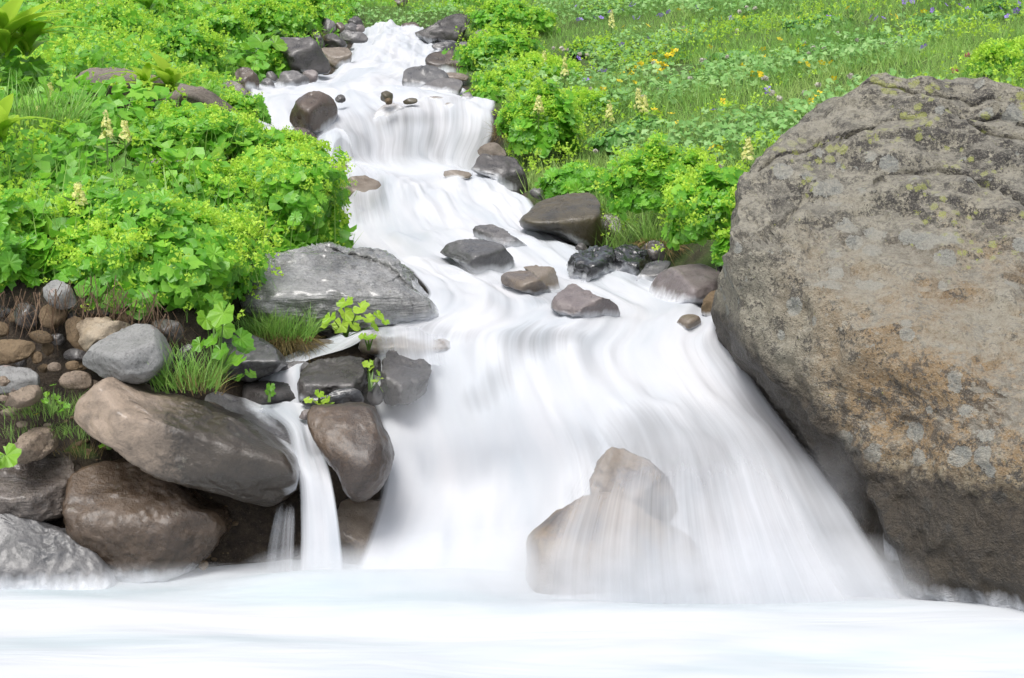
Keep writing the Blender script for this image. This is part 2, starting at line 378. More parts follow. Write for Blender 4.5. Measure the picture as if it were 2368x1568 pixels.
# ------------------------------------------------------------------ stream control rows: (px, py, distance, cover), left bank to right bank, from the top down
ROWS = [
 [(835,72,16,.9),(890,57,16,1),(950,58,16,1),(1000,80,15.8,.9)],
 [(800,115,14.3,.8),(880,100,14.3,1),(960,100,14.3,1),(1045,125,14,.9)],
 [(745,170,12.6,.9),(850,155,12.7,.95),(960,160,12.6,.9),(1065,165,12.4,.8)],
 [(590,205,11.3,1),(760,195,11.5,1),(900,190,11.4,1),(1070,205,11.2,.8)],
 [(580,250,10.4,1),(700,225,10.7,1),(850,226,10.3,.95),(1000,222,10.3,.8),(1145,240,10.1,.85)],
 [(590,285,9.9,1),(700,290,9.8,.9),(850,258,9.8,.8),(1000,240,9.85,.75),(1145,258,9.7,.8)],
 [(620,330,9.4,1),(740,325,9.5,.8),(860,320,9.55,.6),(980,295,9.6,.72),(1145,300,9.55,.72)],
 [(680,380,9.1,1),(790,372,9.25,.75),(890,372,9.3,.72),(990,380,9.35,.74),(1110,392,9.35,.8)],
 [(760,405,8.75,1),(870,396,8.8,.95),(960,400,8.85,1),(1080,412,8.9,1),(1180,430,8.8,1)],
 [(770,480,8.2,.72),(850,470,8.2,.72),(960,455,8.3,1),(1100,465,8.3,1),(1230,480,8.2,.95)],
 [(780,540,7.7,1),(880,535,7.7,1),(1020,530,7.7,1),(1180,530,7.7,1),(1340,555,7.6,1)],
 [(860,590,7.1,1),(980,600,7.1,.95),(1130,610,7.1,.9),(1290,610,7.1,1),(1470,640,7.0,.75)],
 [(960,670,6.6,.95),(1060,670,6.6,1),(1200,680,6.55,.9),(1400,690,6.5,.85),(1700,700,6.4,.95)],
 [(980,725,6.25,1),(1090,725,6.2,1),(1240,732,6.15,1),(1430,742,6.1,1),(1705,737,6.05,1)],
 [(880,800,6.0,.7),(1050,775,5.98,.85),(1230,780,5.95,.75),(1450,800,5.92,1),(1700,790,5.9,.9)],
 [(860,930,5.75,.95),(1020,880,5.78,1),(1180,880,5.75,.9),(1480,890,5.72,1),(1765,880,5.72,.8)],
 [(885,1050,5.5,.9),(1030,1050,5.5,1),(1220,1060,5.45,1),(1500,1010,5.42,.62),(1885,1040,5.38,.7)],
 [(850,1200,5.25,1),(1020,1200,5.2,1),(1200,1220,5.2,1),(1400,1210,5.22,.65),(1600,1200,5.14,.6),(1995,1220,5.08,.6)],
 [(790,1355,5.02,1),(1000,1360,4.98,1),(1200,1367,4.98,1),(1420,1375,5.06,.6),(1640,1393,4.9,.7),(2125,1425,4.75,.55)],
]
def catmull(Pts, n):
    """Pts (k, d): uniform Catmull-Rom through the points, n samples per span"""
    Pts = np.asarray(Pts, float); k = len(Pts)
    E = np.vstack([2 * Pts[0] - Pts[1], Pts, 2 * Pts[-1] - Pts[-2]]); out = []
    for i in range(k - 1):
        ni = n[i] if hasattr(n, '__len__') else n
        t = np.linspace(0, 1, ni, endpoint=False)[:, None]
        a, b, c, d = E[i], E[i + 1], E[i + 2], E[i + 3]
        out.append(.5 * (2 * b + (c - a) * t + (2 * a - 5 * b + 4 * c - d) * t * t + (3 * b - a - 3 * c + d) * t ** 3))
    out.append(Pts[-1:]); return np.vstack(out)
def resample(Pts, n):
    d = np.r_[0, np.cumsum(np.linalg.norm(np.diff(Pts[:, :3], axis=0), axis=1))]; s = np.linspace(0, d[-1], n)
    return np.stack([np.interp(s, d, Pts[:, j]) for j in range(Pts.shape[1])], -1)
def loft(rows, nu, dv):
    R = []
    for r in rows:
        r = np.array(r, float); w = np.c_[U(r[:, 0], r[:, 1], r[:, 2]), r[:, 3]]
        R.append(resample(catmull(w, 12), nu))
    R = np.array(R)                                     # rows, nu, 4
    seg = np.linalg.norm(np.diff(R[..., :3], axis=0), axis=2).mean(1)
    ns = np.maximum(3, (seg / dv).astype(int))
    G = np.stack([catmull(R[:, j], list(ns)) for j in range(nu)], 1)   # nv, nu, 4
    return G
def grid_faces(nv, nu):
    i = np.arange(nv - 1)[:, None] * nu + np.arange(nu - 1)[None]
    return np.stack([i, i + 1, i + nu + 1, i + nu], -1).reshape(-1, 4)

# ------------------------------------------------------------------ terrain
ANCH = [(0,0,14),(300,0,15),(600,0,16),(740,20,17),(0,120,11),(300,120,12),(600,110,13.5),(700,120,14),(0,230,9.2),(250,230,9.2),(500,230,10),(560,250,10.4),
 (0,330,7.8),(300,330,8),(540,320,8.8),(620,350,8.8),(0,440,6.8),(300,430,7),(600,410,7.8),(730,450,8.0),(0,560,6.1),(300,540,6.2),(600,520,6.8),(720,560,7.2),
 (0,690,5.6),(150,690,5.6),(300,710,5.55),(450,730,5.65),(560,660,6.2),(0,960,5.45),(200,950,5.42),(380,930,5.4),(500,900,5.45),(0,1060,5.28),(120,1040,5.28),(230,1070,5.3),
 (450,1000,5.4),(700,1020,5.5),(600,800,6.0),(700,900,5.75),
 (870,20,19),(1000,10,19),(1300,0,17),(1700,0,15),(2100,0,13.5),(2500,0,12.5),(1100,80,14.8),(1400,100,13.5),(1800,100,12),(2300,100,10.5),
 (1110,190,11.2),(1400,200,11.5),(1700,200,10.5),(2000,200,9.5),(2400,170,8.8),(1190,310,9.8),(1350,330,9.7),(1600,320,9),(1800,300,8.5),
 (1260,440,8.6),(1400,460,8.2),(1600,450,7.6),(1700,480,7.2),(1430,540,7.7),(1560,600,7.2),(1690,640,6.8),(1900,600,6.8),(2400,600,6.5),
 (1780,900,6.0),(300,1230,5.45),(500,1200,5.5),(700,1200,5.5),(120,1180,5.4),(0,1180,5.38)]
LANCH = []
for r in ROWS:
    for q in r: LANCH.append((q[0], q[1], q[2]))
wp, wz_ = [], []
for a in ANCH:
    p = U(*a); wp.append(p[:2]); wz_.append(p[2])
for a in LANCH:
    p = U(a[0], a[1], a[2] + .06); wp.append(p[:2]); wz_.append(p[2] - .10)
for x in (-8, -4, -2, -1, 0, 1, 2, 4, 8):
    for y in (-4, 1, 3.2, 4.55): wp.append((x, y)); wz_.append(-.45)
for x, y, z in ((-8, 5.5, .8), (-8, 9, 2.2), (-8, 15, 3.6), (-8, 26, 6), (9, 6, 1.1), (9, 10, 2.6), (9, 15, 3.9), (10, 26, 7), (0, 26, 4.6), (-3, 26, 5), (4, 26, 5.2), (-3.2, 5.6, .8), (-3.2, 8, 1.7), (5, 7, 1.2)):
    wp.append((x, y)); wz_.append(z)
for x, y, z in ((.9, 5.1, -.4), (1.6, 5.1, -.4), (2.6, 5.1, -.35), (4, 5.0, -.3), (1.3, 5.6, -.25), (2.2, 5.7, -.15), (3.4, 5.7, 0), (1.2, 6.1, .35), (2.2, 6.3, .5), (-.5, 5.15, -.35), (-1.0, 5.12, -.35), (-1.6, 5.05, -.35), (-2.4, 5.0, -.3)):
    wp.append((x, y)); wz_.append(z)
TZ = RBF(wp, wz_, 2e-3)
DP = RBF([(a[0], a[1]) for a in ANCH + LANCH], [a[2] for a in ANCH + LANCH], 1e-3)   # typical distance at a photo position

xs = np.unique(np.r_[-60, -40, -25, -15, np.linspace(-9, -3.2, 40), np.linspace(-3.2, 4.2, 250), np.linspace(4.2, 10, 40), 16, 26, 40, 60])
ys = np.unique(np.r_[-30, -15, np.linspace(-6, 3.5, 20), np.linspace(3.5, 12, 300), np.linspace(12, 22, 130), np.linspace(22, 40, 30), 60, 90, 140, 200])
GX, GY = np.meshgrid(xs, ys)
q = np.stack([np.clip(GX, -9, 10).ravel(), np.clip(GY, -6, 27).ravel()], -1)
gz = TZ(q) + np.clip(GY.ravel() - 27, 0, None) * .28
q3 = np.c_[GX.ravel(), GY.ravel(), gz * 0]
gz = gz + .035 * fbm(q3 * 2.2, 4, 3) + .02 * fbm(q3 * 9, 3, 5)
GZ = gz.reshape(GX.shape)
def ground_z(x, y):
    i = np.clip(np.searchsorted(xs, x) - 1, 0, len(xs) - 2); j = np.clip(np.searchsorted(ys, y) - 1, 0, len(ys) - 2)
    u = (x - xs[i]) / (xs[i + 1] - xs[i]); v = (y - ys[j]) / (ys[j + 1] - ys[j])
    return (GZ[j, i] * (1 - u) + GZ[j, i + 1] * u) * (1 - v) + (GZ[j + 1, i] * (1 - u) + GZ[j + 1, i + 1] * u) * v
# bank lines
rl = np.array([U(r[0][0], r[0][1], r[0][2]) for r in ROWS]); rr_ = np.array([U(r[-1][0], r[-1][1], r[-1][2]) for r in ROWS])
o1 = np.argsort(rl[:, 1]); o2 = np.argsort(rr_[:, 1])
def xl(y): return np.interp(y, rl[o1, 1], rl[o1, 0])
def xr(y): return np.interp(y, rr_[o2, 1], rr_[o2, 0])

gme = mesh_np('ground', np.c_[GX.ravel(), GY.ravel(), gz], grid_faces(len(ys), len(xs)), True, M['ground'])
inside = (GX.ravel() > xl(GY.ravel()) - .05) & (GX.ravel() < xr(GY.ravel()) + .05) & (GY.ravel() < 16.3)
slope = np.hypot(*np.gradient(GZ, ys, xs)).ravel()
attr(gme, 'veg', np.where(inside | ((GX.ravel() > .6) & (GY.ravel() < 6.5)) | ((GX.ravel() > -1.2) & (GY.ravel() < 6.2)) | (GY.ravel() < 4.9), 0, 1) * sstep(1.3, .6, slope))
tag(link('ground', gme), kind='structure')

# ------------------------------------------------------------------ rocks
ICO = {}
def ico(n):
    if n not in ICO:
        bm = bmesh.new(); bmesh.ops.create_icosphere(bm, subdivisions=n, radius=1)
        V = np.array([v.co[:] for v in bm.verts]); Fc = np.array([[v.index for v in f.verts] for f in bm.faces]); bm.free()
        ICO[n] = (V / np.linalg.norm(V, axis=1)[:, None], Fc)
    return ICO[n]
BV, BF = [], []; bvoff = 0; ROCKS = []
rock_count = 0
def rock(tg, outline, mat, label, Y=None, dep=None, sub=4, facets=None, nfac=6, rough=1.0, veiled=False, name='rock', creases=(), cat='rock', soft=.05, exact=False, group=None, grit=0):
    """a stone whose rim passes through the given points; dep is its half depth in metres; facets are flat faces (height, tilt across, tilt up)"""
    global bvoff, rock_count
    rock_count += 1; seed = rock_count * 13
    rg = np.random.default_rng(seed)
    out = np.array(T(tg, outline), float)
    closed = catmull(np.vstack([out[-1:], out, out[:2]]), 8)[8:-8]
    c = (out.min(0) + out.max(0)) / 2
    if Y is None:
        pb = out[:, 1].max() - .12 * (out[:, 1].max() - out[:, 1].min()); Y = float(DP([(c[0], pb)])[0])
    m = Y / F
    loc = closed - c; A = (out[:, 0].max() - out[:, 0].min()) / 2; B = (out[:, 1].max() - out[:, 1].min()) / 2
    ang = np.arctan2(-loc[:, 1], loc[:, 0]); r = np.hypot(loc[:, 0], loc[:, 1])
    o = np.argsort(ang); ang, r = ang[o], r[o]
    ang = np.r_[ang - 2 * np.pi, ang, ang + 2 * np.pi]; r = np.r_[r, r, r]
    if dep is None: dep = .8 * m * min(A, B * 1.3)
    if not exact: Y = Y - dep * .15
    V, Fc = ico(sub)
    th = np.arctan2(V[:, 2], V[:, 0]); s = np.hypot(V[:, 0], V[:, 2])
    R = np.interp(th, ang, r)
    s2 = s ** .9
    a = R * s2 * np.cos(th); b = R * s2 * np.sin(th)       # photo units
    an, bn = a / A, b / B
    if facets is None:
        facets = [(.70 + .1 * rg.random(), rg.uniform(-.25, .25), rg.uniform(.7, 1.1)), (.85, rg.uniform(-.2, .2), rg.uniform(-.3, .0))]
        for k in range(nfac - 2): facets.append((rg.uniform(.8, 1.0), rg.choice([-1, 1]) * rg.uniform(.4, 1.2), rg.uniform(-.5, .6)))
    e = np.abs(V[:, 1]) ** .62
    fr = [e * 1.0] + [h - ga * an - gb * bn for h, ga, gb in facets]
    S = np.stack(fr, 0); kk = soft
    sm = -kk * np.log(np.exp(-np.clip(S, -3, 4) / kk).sum(0))
    lim = sstep(0, .3, np.abs(V[:, 1]))
    front = np.maximum(sm, -.7)
    rr0 = np.interp(th, ang, r); ra, rb = rr0 * np.cos(th) / A, rr0 * np.sin(th) / B
    SR = np.stack([0 * ra] + [h - ga * ra - gb * rb for h, ga, gb in facets], 0)
    rv = np.maximum(-kk * np.log(np.exp(-np.clip(SR, -3, 4) / kk).sum(0)), -.7)
    d = np.where(V[:, 1] < 0, -front, e * 1.0 - rv)
    for cr in creases:                                      # ledges and cracks: polyline in photo units, step, groove
        pl, step, groove, wid = cr
        pl = np.array(T(tg, pl)) - c; pl[:, 1] *= -1
        best = np.full(len(a), 1e9); sign = np.zeros(len(a))
        for p0, p1 in zip(pl[:-1], pl[1:]):
            dv_ = p1 - p0; L2 = dv_ @ dv_
            t_ = np.clip(((a - p0[0]) * dv_[0] + (b - p0[1]) * dv_[1]) / L2, 0, 1)
            dx, dy = a - (p0[0] + t_ * dv_[0]), b - (p0[1] + t_ * dv_[1]); dd = np.hypot(dx, dy)
            sg = np.sign(dv_[0] * dy - dv_[1] * dx)
            u = dd < best; best = np.where(u, dd, best); sign = np.where(u, sg, sign)
        env = (V[:, 1] < 0) * lim
        d = d + env * (groove * np.exp(-(best / wid) ** 2) - step * np.where(sign < 0, np.exp(-best / (wid * 5)), 0))
    ctr = U(c[0], c[1], Y)
    kf = -rv * dep / Y * np.minimum(s2, 1)
    L = np.c_[a * m + (a + c[0] - CX) * m * kf, d * dep, b * m + (b + CY - c[1]) * m * kf]
    size = min(A, B) * m
    nrm = V
    q = L / size
    am = size * rough
    am = am * (1.35 if mat not in ('tan', 'ochre', 'cream', 'vein') else 1.9)
    disp = .06 * am * fbm(q * 1.3, 4, seed) + .055 * am * (.5 - np.abs(fbm(q * 2.3, 4, seed + 5))) + .018 * am * fbm(q * 8, 4, seed + 9, .6)
    if grit: disp = disp + .010 * fbm(L * 9, 4, 91, .6) - .035 * np.clip(fbm(L * np.array([2.2, 2.2, 6.5]) + 3, 3, 95, .6) - .25, 0, 1) * sstep(.1, .5, bn) + .012 * (.5 - np.abs(fbm(L * 4, 4, 97, .6)))
    L = L + nrm * disp[:, None]
    # sight line and up direction at the centre so the rim stays true
    upv = np.array([0, -sp, cp]); W = np.c_[L[:, 0], L[:, 1] * cp - L[:, 2] * sp, L[:, 2] * cp + L[:, 1] * sp]
    zmin = W[:, 2].min()
    base = ctr + np.array([0, 0, zmin])
    W[:, 2] -= zmin
    me = mesh_np(name, W, Fc, True, M[mat])
    ob = link(name, me, None, tuple(base))
    tag(ob, label, cat, group)
    if not veiled: ROCKS.append(ob)
    if not veiled:
        BV.append(W + base); BF.append(Fc + bvoff); bvoff += len(W)
    return ob

# --- big boulder on the right
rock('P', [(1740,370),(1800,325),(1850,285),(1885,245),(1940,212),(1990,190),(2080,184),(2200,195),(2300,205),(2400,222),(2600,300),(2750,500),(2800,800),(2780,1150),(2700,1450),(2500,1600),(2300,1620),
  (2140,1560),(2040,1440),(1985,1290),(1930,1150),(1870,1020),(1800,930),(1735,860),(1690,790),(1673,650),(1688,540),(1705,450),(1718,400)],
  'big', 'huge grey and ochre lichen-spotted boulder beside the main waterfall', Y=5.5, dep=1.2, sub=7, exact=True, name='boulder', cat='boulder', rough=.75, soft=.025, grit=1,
  facets=[(.66, -.05, 1.05), (.74, .12, .10), (.85, -.75, .05), (1.15, -.15, -.55), (1.16, -.75, -.6)],
  creases=[([(1740,395),(1790,372),(1860,350),(1905,338),(1950,325),(2030,300),(2100,298)], .035, .022, 7),
           ([(1880,330),(1960,320),(2020,310),(2075,300)], .05, .03, 5),
           ([(2090,235),(2180,262),(2290,278),(2360,300)], .04, .03, 6),
           ([(2170,275),(2220,310),(2280,330),(2400,365)], .07, .05, 8),
           ([(1990,435),(2060,420),(2140,415),(2220,440),(2300,500),(2400,560)], .05, .04, 9),
           ([(1700,560),(1740,550),(1790,525),(1830,480),(1850,440)], .05, .02, 10),
           ([(1990,205),(2090,212),(2200,230),(2340,245)], .02, .02, 4),
           ([(1685,690),(1740,790),(1820,900),(1930,1080),(2010,1190)], 0, .012, 14)])
BIGB = bpy.context.scene.objects['boulder']

R_ = rock
# --- upper stream
R_('b', [(315,275),(440,258),(560,262),(640,310),(700,390),(728,490),(640,505),(560,510),(470,495),(430,400),(350,330)], 'dark', 'large rounded dark boulder on the left bank of the upper stream', Y=12.2, sub=4)
R_('b', [(670,140),(700,130),(760,160),(772,205),(740,240),(690,240),(668,200)], 'grey', 'pale rounded stone above the dark rocks at the top left of the stream', Y=14.5)
R_('b', [(575,230),(620,205),(665,240),(690,330),(620,330),(585,280)], 'dark', 'small dark wet rock tucked behind the big dark boulder', Y=13.6)
R_('b', [(680,270),(740,232),(800,265),(850,315),(790,345),(700,340)], 'dark', 'dark sloping rock with brown moss hanging on its left side', Y=13.7)
R_('b', [(770,165),(820,160),(835,200),(810,230),(775,225)], 'brown', 'small reddish-brown stone among the grey stones at the stream top', Y=14.6, sub=3)
R_('b', [(858,150),(890,118),(930,120),(960,160),(955,190),(870,180)], 'dark', 'rounded dark grey stone highest left of the top cascade', Y=15.6, sub=3)
R_('b', [(828,180),(870,163),(910,170),(925,220),(850,225)], 'grey', 'brown-grey stone in front of the rounded dark stone at the stream top', Y=15, sub=3)
R_('b', [(910,180),(945,172),(972,190),(965,222),(920,224)], 'pink', 'small buff stone touching the top cascade on its left', Y=15, sub=3)
R_('b', [(795,240),(850,210),(890,225),(960,230),(995,265),(970,295),(880,295),(820,275)], 'grey', 'low grey stone lying at the left foot of the top cascade', Y=14.4)
R_('b', [(1225,175),(1290,155),(1340,165),(1358,205),(1330,225),(1260,220)], 'brown', 'wet brown stone at the right shoulder of the top cascade', Y=16, sub=3)
R_('b', [(1180,-10),(1270,-10),(1262,30),(1225,48),(1195,30)], 'brown', 'small brown rock in the meadow above the stream at the picture top', Y=18, sub=3)
R_('b', [(1330,230),(1440,195),(1540,120),(1640,98),(1710,115),(1670,220),(1650,300),(1560,300),(1480,285),(1440,310),(1370,275)], 'dark', 'large angular dark rock right of the top cascade', Y=14.6, rough=1.5, facets=[(.55,.5,.9),(.7,-.7,.5),(.8,.2,-.2)])
R_('b', [(1440,320),(1500,295),(1570,282),(1615,300),(1625,350),(1550,370),(1480,355)], 'slate', 'lumpy grey stone below the angular dark rock', Y=13.8)
R_('b', [(1630,300),(1680,290),(1700,320),(1680,345),(1640,340)], 'grey', 'small grey stone under the right bank plants in the upper stream', Y=13.4, sub=3)
R_('b', [(1733,240),(1760,215),(1810,208),(1838,240),(1820,280),(1760,290),(1735,270)], 'pink', 'purplish grey stone half buried in the right bank greenery', Y=13)
R_('b', [(670,345),(760,335),(850,340),(885,380),(860,450),(790,480),(720,440)], 'tanwet', 'tan rock washed by water left of the upper cascade', Y=12.9)
R_('b', [(1400,410),(1470,365),(1600,355),(1700,352),(1680,430),(1620,510),(1500,505),(1420,470)], 'brown', 'wet brown slab on the right edge of the upper stream', Y=12.4, facets=[(.5,0,1.1),(.8,.3,-.2)])
R_('b', [(1233,560),(1250,510),(1310,465),(1400,468),(1470,470),(1550,520),(1540,570),(1440,600),(1370,640),(1310,665),(1250,620)], 'slate', 'pale grey angular rock in midstream near the right bank', Y=11.2, rough=1.4, facets=[(.35,0,1.0),(.75,-.3,-.5),(.8,.8,.2)])
R_('b', [(1345,660),(1370,600),(1450,560),(1560,548),(1650,565),(1640,640),(1590,700),(1480,705),(1380,705)], 'grey', 'flat topped grey rock in front of the pale angular one', Y=10.8, facets=[(.45,0,1.1),(.8,.2,-.3)])
R_('b', [(1500,530),(1560,505),(1680,520),(1690,560),(1600,565),(1520,560)], 'tanwet', 'thin brownish slab behind the flat topped grey rock', Y=11.3, sub=3)
R_('b', [(345,615),(380,530),(440,497),(510,500),(585,560),(520,620),(400,640)], 'grey', 'light grey wet rock at the water edge below the dark boulder', Y=11.5)
R_('b', [(-40,610),(30,560),(90,580),(170,665),(130,710),(0,700)], 'pink', 'grey-brown stone left of the upper stream behind the bank leaves', Y=10.7)
R_('b', [(70,520),(110,475),(180,480),(230,560),(215,640),(120,640)], 'brown', 'brown stone under the yellowing leaves by the upper stream', Y=11.1)
R_('b', [(250,570),(290,545),(330,570),(345,610),(300,625),(255,610)], 'grey', 'small stone wedged beside the light grey wet rock', Y=11.3, sub=3)
R_('b', [(285,520),(320,498),(360,530),(355,575),(300,565)], 'dark', 'small dark stone at the foot of the dark green bush', Y=11.6, sub=3)
R_('b', [(540,510),(600,487),(645,510),(640,560),(570,575)], 'pink', 'buff stone half under water below the dark boulder', Y=11.7, sub=3)
R_('b', [(205,720),(240,700),(275,730),(262,775),(215,770)], 'dark', 'small dark stone at the left edge above the leafy bank', Y=9.9, sub=3)
R_('b', [(453,820),(480,740),(540,670),(620,645),(700,655),(760,700),(778,780),(755,860),(720,900),(650,925),(590,930),(520,905),(475,880)], 'brown', 'big smooth brown boulder at the left end of the middle fall', Y=9.65, dep=.22, sub=4, rough=.7,
   creases=[([(600,670),(640,700),(600,740),(560,800),(520,850)], .08, .1, 3)])
R_('b', [(768,690),(790,663),(825,665),(842,695),(820,715),(780,712)], 'dark', 'tiny dark stone right beside the smooth brown boulder', Y=9.95, sub=3)
R_('b', [(1083,680),(1095,645),(1130,636),(1165,655),(1165,695),(1130,712),(1095,705)], 'olive', 'small olive stone sitting on the lip of the middle fall', Y=9.75, sub=3, dep=.06)
R_('b', [(1115,700),(1135,683),(1162,693),(1160,722),(1125,726)], 'ochre', 'tiny orange stone below the olive one on the fall lip', Y=9.64, sub=3, dep=.04)
R_('b', [(1030,860),(1050,785),(1100,738),(1180,725),(1248,765),(1255,820),(1150,880),(1080,910)], 'tanwet', 'grey-tan rock under the thin water of the middle fall', Y=9.86, dep=.14)
R_('b', [(1240,705),(1290,685),(1335,690),(1340,715),(1290,728),(1250,725)], 'olive', 'flat olive stone just breaking the lip of the middle fall', Y=9.83, sub=3)
R_('b', [(1150,650),(1190,612),(1250,635),(1270,670),(1220,690),(1160,680)], 'grey', 'low wet stone left of the pale angular midstream rock', Y=10.6, sub=3)
R_('b', [(1520,745),(1560,715),(1610,735),(1625,775),(1560,785)], 'tanwet', 'tan stone under water on top of the middle fall', Y=9.8, sub=3)
R_('b', [(1380,700),(1450,672),(1530,685),(1540,720),(1460,735),(1400,725)], 'tanwet', 'low tan slab at the back of the middle fall lip', Y=9.95, sub=3)
R_('b', [(1730,1190),(1760,1110),(1800,1073),(1900,1090),(2000,1095),(2050,1150),(2110,1290),(2080,1350),(1980,1345),(1900,1290),(1820,1230)], 'dark', 'blocky dark rock at the right foot of the middle fall', Y=8.9, rough=1.3, facets=[(.6,0,1.2),(.7,.5,-.2),(.8,-.6,-.1)])
R_('b', [(1760,1060),(1800,1010),(1880,998),(1950,1050),(1945,1100),(1830,1100)], 'lich', 'small mossy stone on top of the blocky dark rock', Y=9.1)
R_('b', [(1640,690),(1660,655),(1700,645),(1735,690),(1720,730),(1665,725)], 'grey', 'small pale stone under the right bank leaves near the middle fall', Y=10, sub=3)
R_('b', [(740,1150),(790,1133),(850,1150),(855,1180),(790,1200),(745,1195)], 'tanwet', 'flat tan stone at the left foot of the middle fall', Y=8.75, sub=3)
R_('b', [(1515,1205),(1580,1185),(1680,1195),(1725,1215),(1690,1250),(1600,1260),(1540,1240)], 'tanwet', 'flat tan-grey stone below the curtain of the middle fall', Y=8.75, sub=3)
R_('b', [(465,920),(500,885),(570,905),(640,950),(650,1000),(560,1000),(490,970)], 'brown', 'brown wet stone below the smooth brown boulder', Y=9.3)
R_('b', [(750,1110),(760,1010),(800,965),(850,985),(880,1050),(880,1115)], 'dark', 'dark rock behind the small arching fall on the left', Y=9.22, dep=.08, veiled=True)
R_('b', [(1500,1170),(1480,980),(1530,870),(1680,850),(1800,870),(1830,1000),(1780,1150),(1650,1190)], 'dark', 'dark wall of rock behind the curtain of the middle fall', Y=9.62, dep=.1, veiled=True)
R_('b', [(795,1400),(800,1300),(870,1240),(990,1230),(1080,1290),(1090,1390),(1000,1450),(870,1470)], 'tanwet', 'submerged tan rock in the cascade below the middle fall', Y=8.5, dep=.12, veiled=True)
# --- right bank, middle
R_('g', [(315,335),(370,265),(450,200),(560,155),(700,128),(800,128),(850,165),(870,250),(888,400),(870,500),(740,500),(660,460),(580,415),(450,395),(360,370)], 'olive', 'big smooth olive-brown boulder with a pale wet top on the right bank', Y=7.75, dep=.3, sub=5, rough=.6, facets=[(.62,-.1,.95),(.8,.15,-.35)], soft=.1)
R_('g', [(890,310),(920,268),(980,270),(1010,310),(1085,350),(1080,450),(1010,540),(900,520)], 'brown', 'dark brown rock in shade right of the olive boulder', Y=7.75)
R_('g', [(640,620),(690,560),(780,525),(860,500),(950,510),(990,560),(1005,650),(985,740),(900,760),(760,765),(680,720)], 'black', 'glossy black lumpy rock with water lapping its left side', Y=6.95, dep=.2, sub=5, rough=2.0)
R_('g', [(980,540),(1060,493),(1130,520),(1200,555),(1232,600),(1185,650),(1120,700),(1055,770),(1000,750),(975,640)], 'black', 'glossy black angular rock leaning between the lumpy one and the bank', Y=6.98, dep=.17, sub=5, rough=2.0)
R_('g', [(1160,530),(1200,470),(1270,455),(1318,500),(1315,590),(1230,620)], 'dark', 'small dark round stone under the red-brown grass roots', Y=7.1)
R_('g', [(1115,730),(1170,660),(1220,615),(1330,598),(1360,630),(1305,690),(1245,765),(1150,765)], 'slate', 'dark stone with a shining flat white top beside the pinkish boulder', Y=6.75, facets=[(.25,-.2,1.0),(.7,0,-.5)])
R_('g', [(1225,840),(1250,740),(1310,670),(1400,640),(1560,622),(1650,650),(1735,720),(1700,820),(1600,880),(1560,910),(1450,925),(1330,910)], 'pink', 'smooth pinkish grey boulder left of the huge boulder', Y=6.55, dep=.28, sub=5, rough=.6)
R_('g', [(1580,975),(1600,880),(1640,812),(1700,815),(1735,850),(1765,985),(1680,985)], 'ochre', 'small yellow mossy stone at the water edge against the huge boulder', Y=6.15)
R_('g', [(1400,1040),(1440,985),(1510,970),(1568,990),(1570,1050),(1500,1075),(1430,1070)], 'tanwet', 'low brown stone just breaking the water above the main fall', Y=6.05, sub=3, dep=.07)
R_('g', [(1080,830),(1130,770),(1230,770),(1250,810),(1160,850)], 'dark', 'little dark mossy stone at the foot of the pinkish boulder', Y=6.7, sub=3)
R_('g', [(380,110),(440,85),(480,110),(530,160),(480,185),(400,150)], 'grey', 'small grey stones edge above the olive boulder', Y=8.4, sub=3)
R_('g', [(700,500),(740,472),(780,500),(770,530),(710,525)], 'dark', 'tiny dark stone under the olive boulder at the waterline', Y=7.25, sub=3)
R_('g', [(1670,650),(1700,635),(1735,660),(1735,700),(1690,690)], 'dark', 'tiny dark stone between the pinkish boulder and the last bush', Y=6.6, sub=3)
# --- midstream
R_('g', [(-10,380),(100,350),(180,385),(290,450),(388,515),(388,570),(320,600),(230,540),(100,480),(10,460)], 'grey', 'sloping grey midstream rock behind the round one', Y=7.42, dep=.17, rough=1.1)
R_('g', [(-245,540),(-180,480),(-80,450),(60,455),(160,480),(230,540),(275,592),(240,655),(120,690),(30,700),(-80,640),(-160,580)], 'slate', 'round dark grey midstream rock with water sliding over its left side', Y=7.02, dep=.2, sub=5, rough=.8)
R_('g', [(180,750),(200,690),(290,672),(370,672),(430,710),(500,780),(530,820),(430,840),(250,790)], 'tanwet', 'pale tan pointed rock below the round midstream rock', Y=6.64, dep=.12)
R_('g', [(300,665),(380,636),(470,640),(550,665),(585,815),(510,820),(460,750),(380,690)], 'tanwet', 'grey-tan rock with water streaming down behind the pale pointed one', Y=6.76, dep=.12)
R_('g', [(540,880),(620,800),(690,763),(780,800),(860,850),(950,880),(993,930),(1000,1015),(900,1020),(790,1010),(660,990),(550,940)], 'pink', 'grey pyramid-shaped rock at the lip above the main fall', Y=6.2, dep=.16, sub=5, facets=[(.5,-.2,.95),(.75,.9,-.3),(.85,-.7,.1)])
R_('P', [(1060,925),(1072,898),(1105,888),(1150,898),(1152,935),(1128,968),(1090,960),(1066,945)], 'dark', 'dark rock seen through the water left of the main fall', Y=5.83, dep=.1, veiled=True, exact=True)
R_('P', [(1112,900),(1120,860),(1150,838),(1185,850),(1195,890),(1175,910),(1140,915)], 'dark', 'second dark rock behind the water above the first', Y=5.9, dep=.08, veiled=True, exact=True)
R_('P', [(1190,900),(1185,800),(1230,760),(1290,765),(1320,800),(1280,850),(1220,880)], 'dark', 'blurred dark ledge under the water below the pyramid-shaped rock', Y=6.12, dep=.1, veiled=True, exact=True)
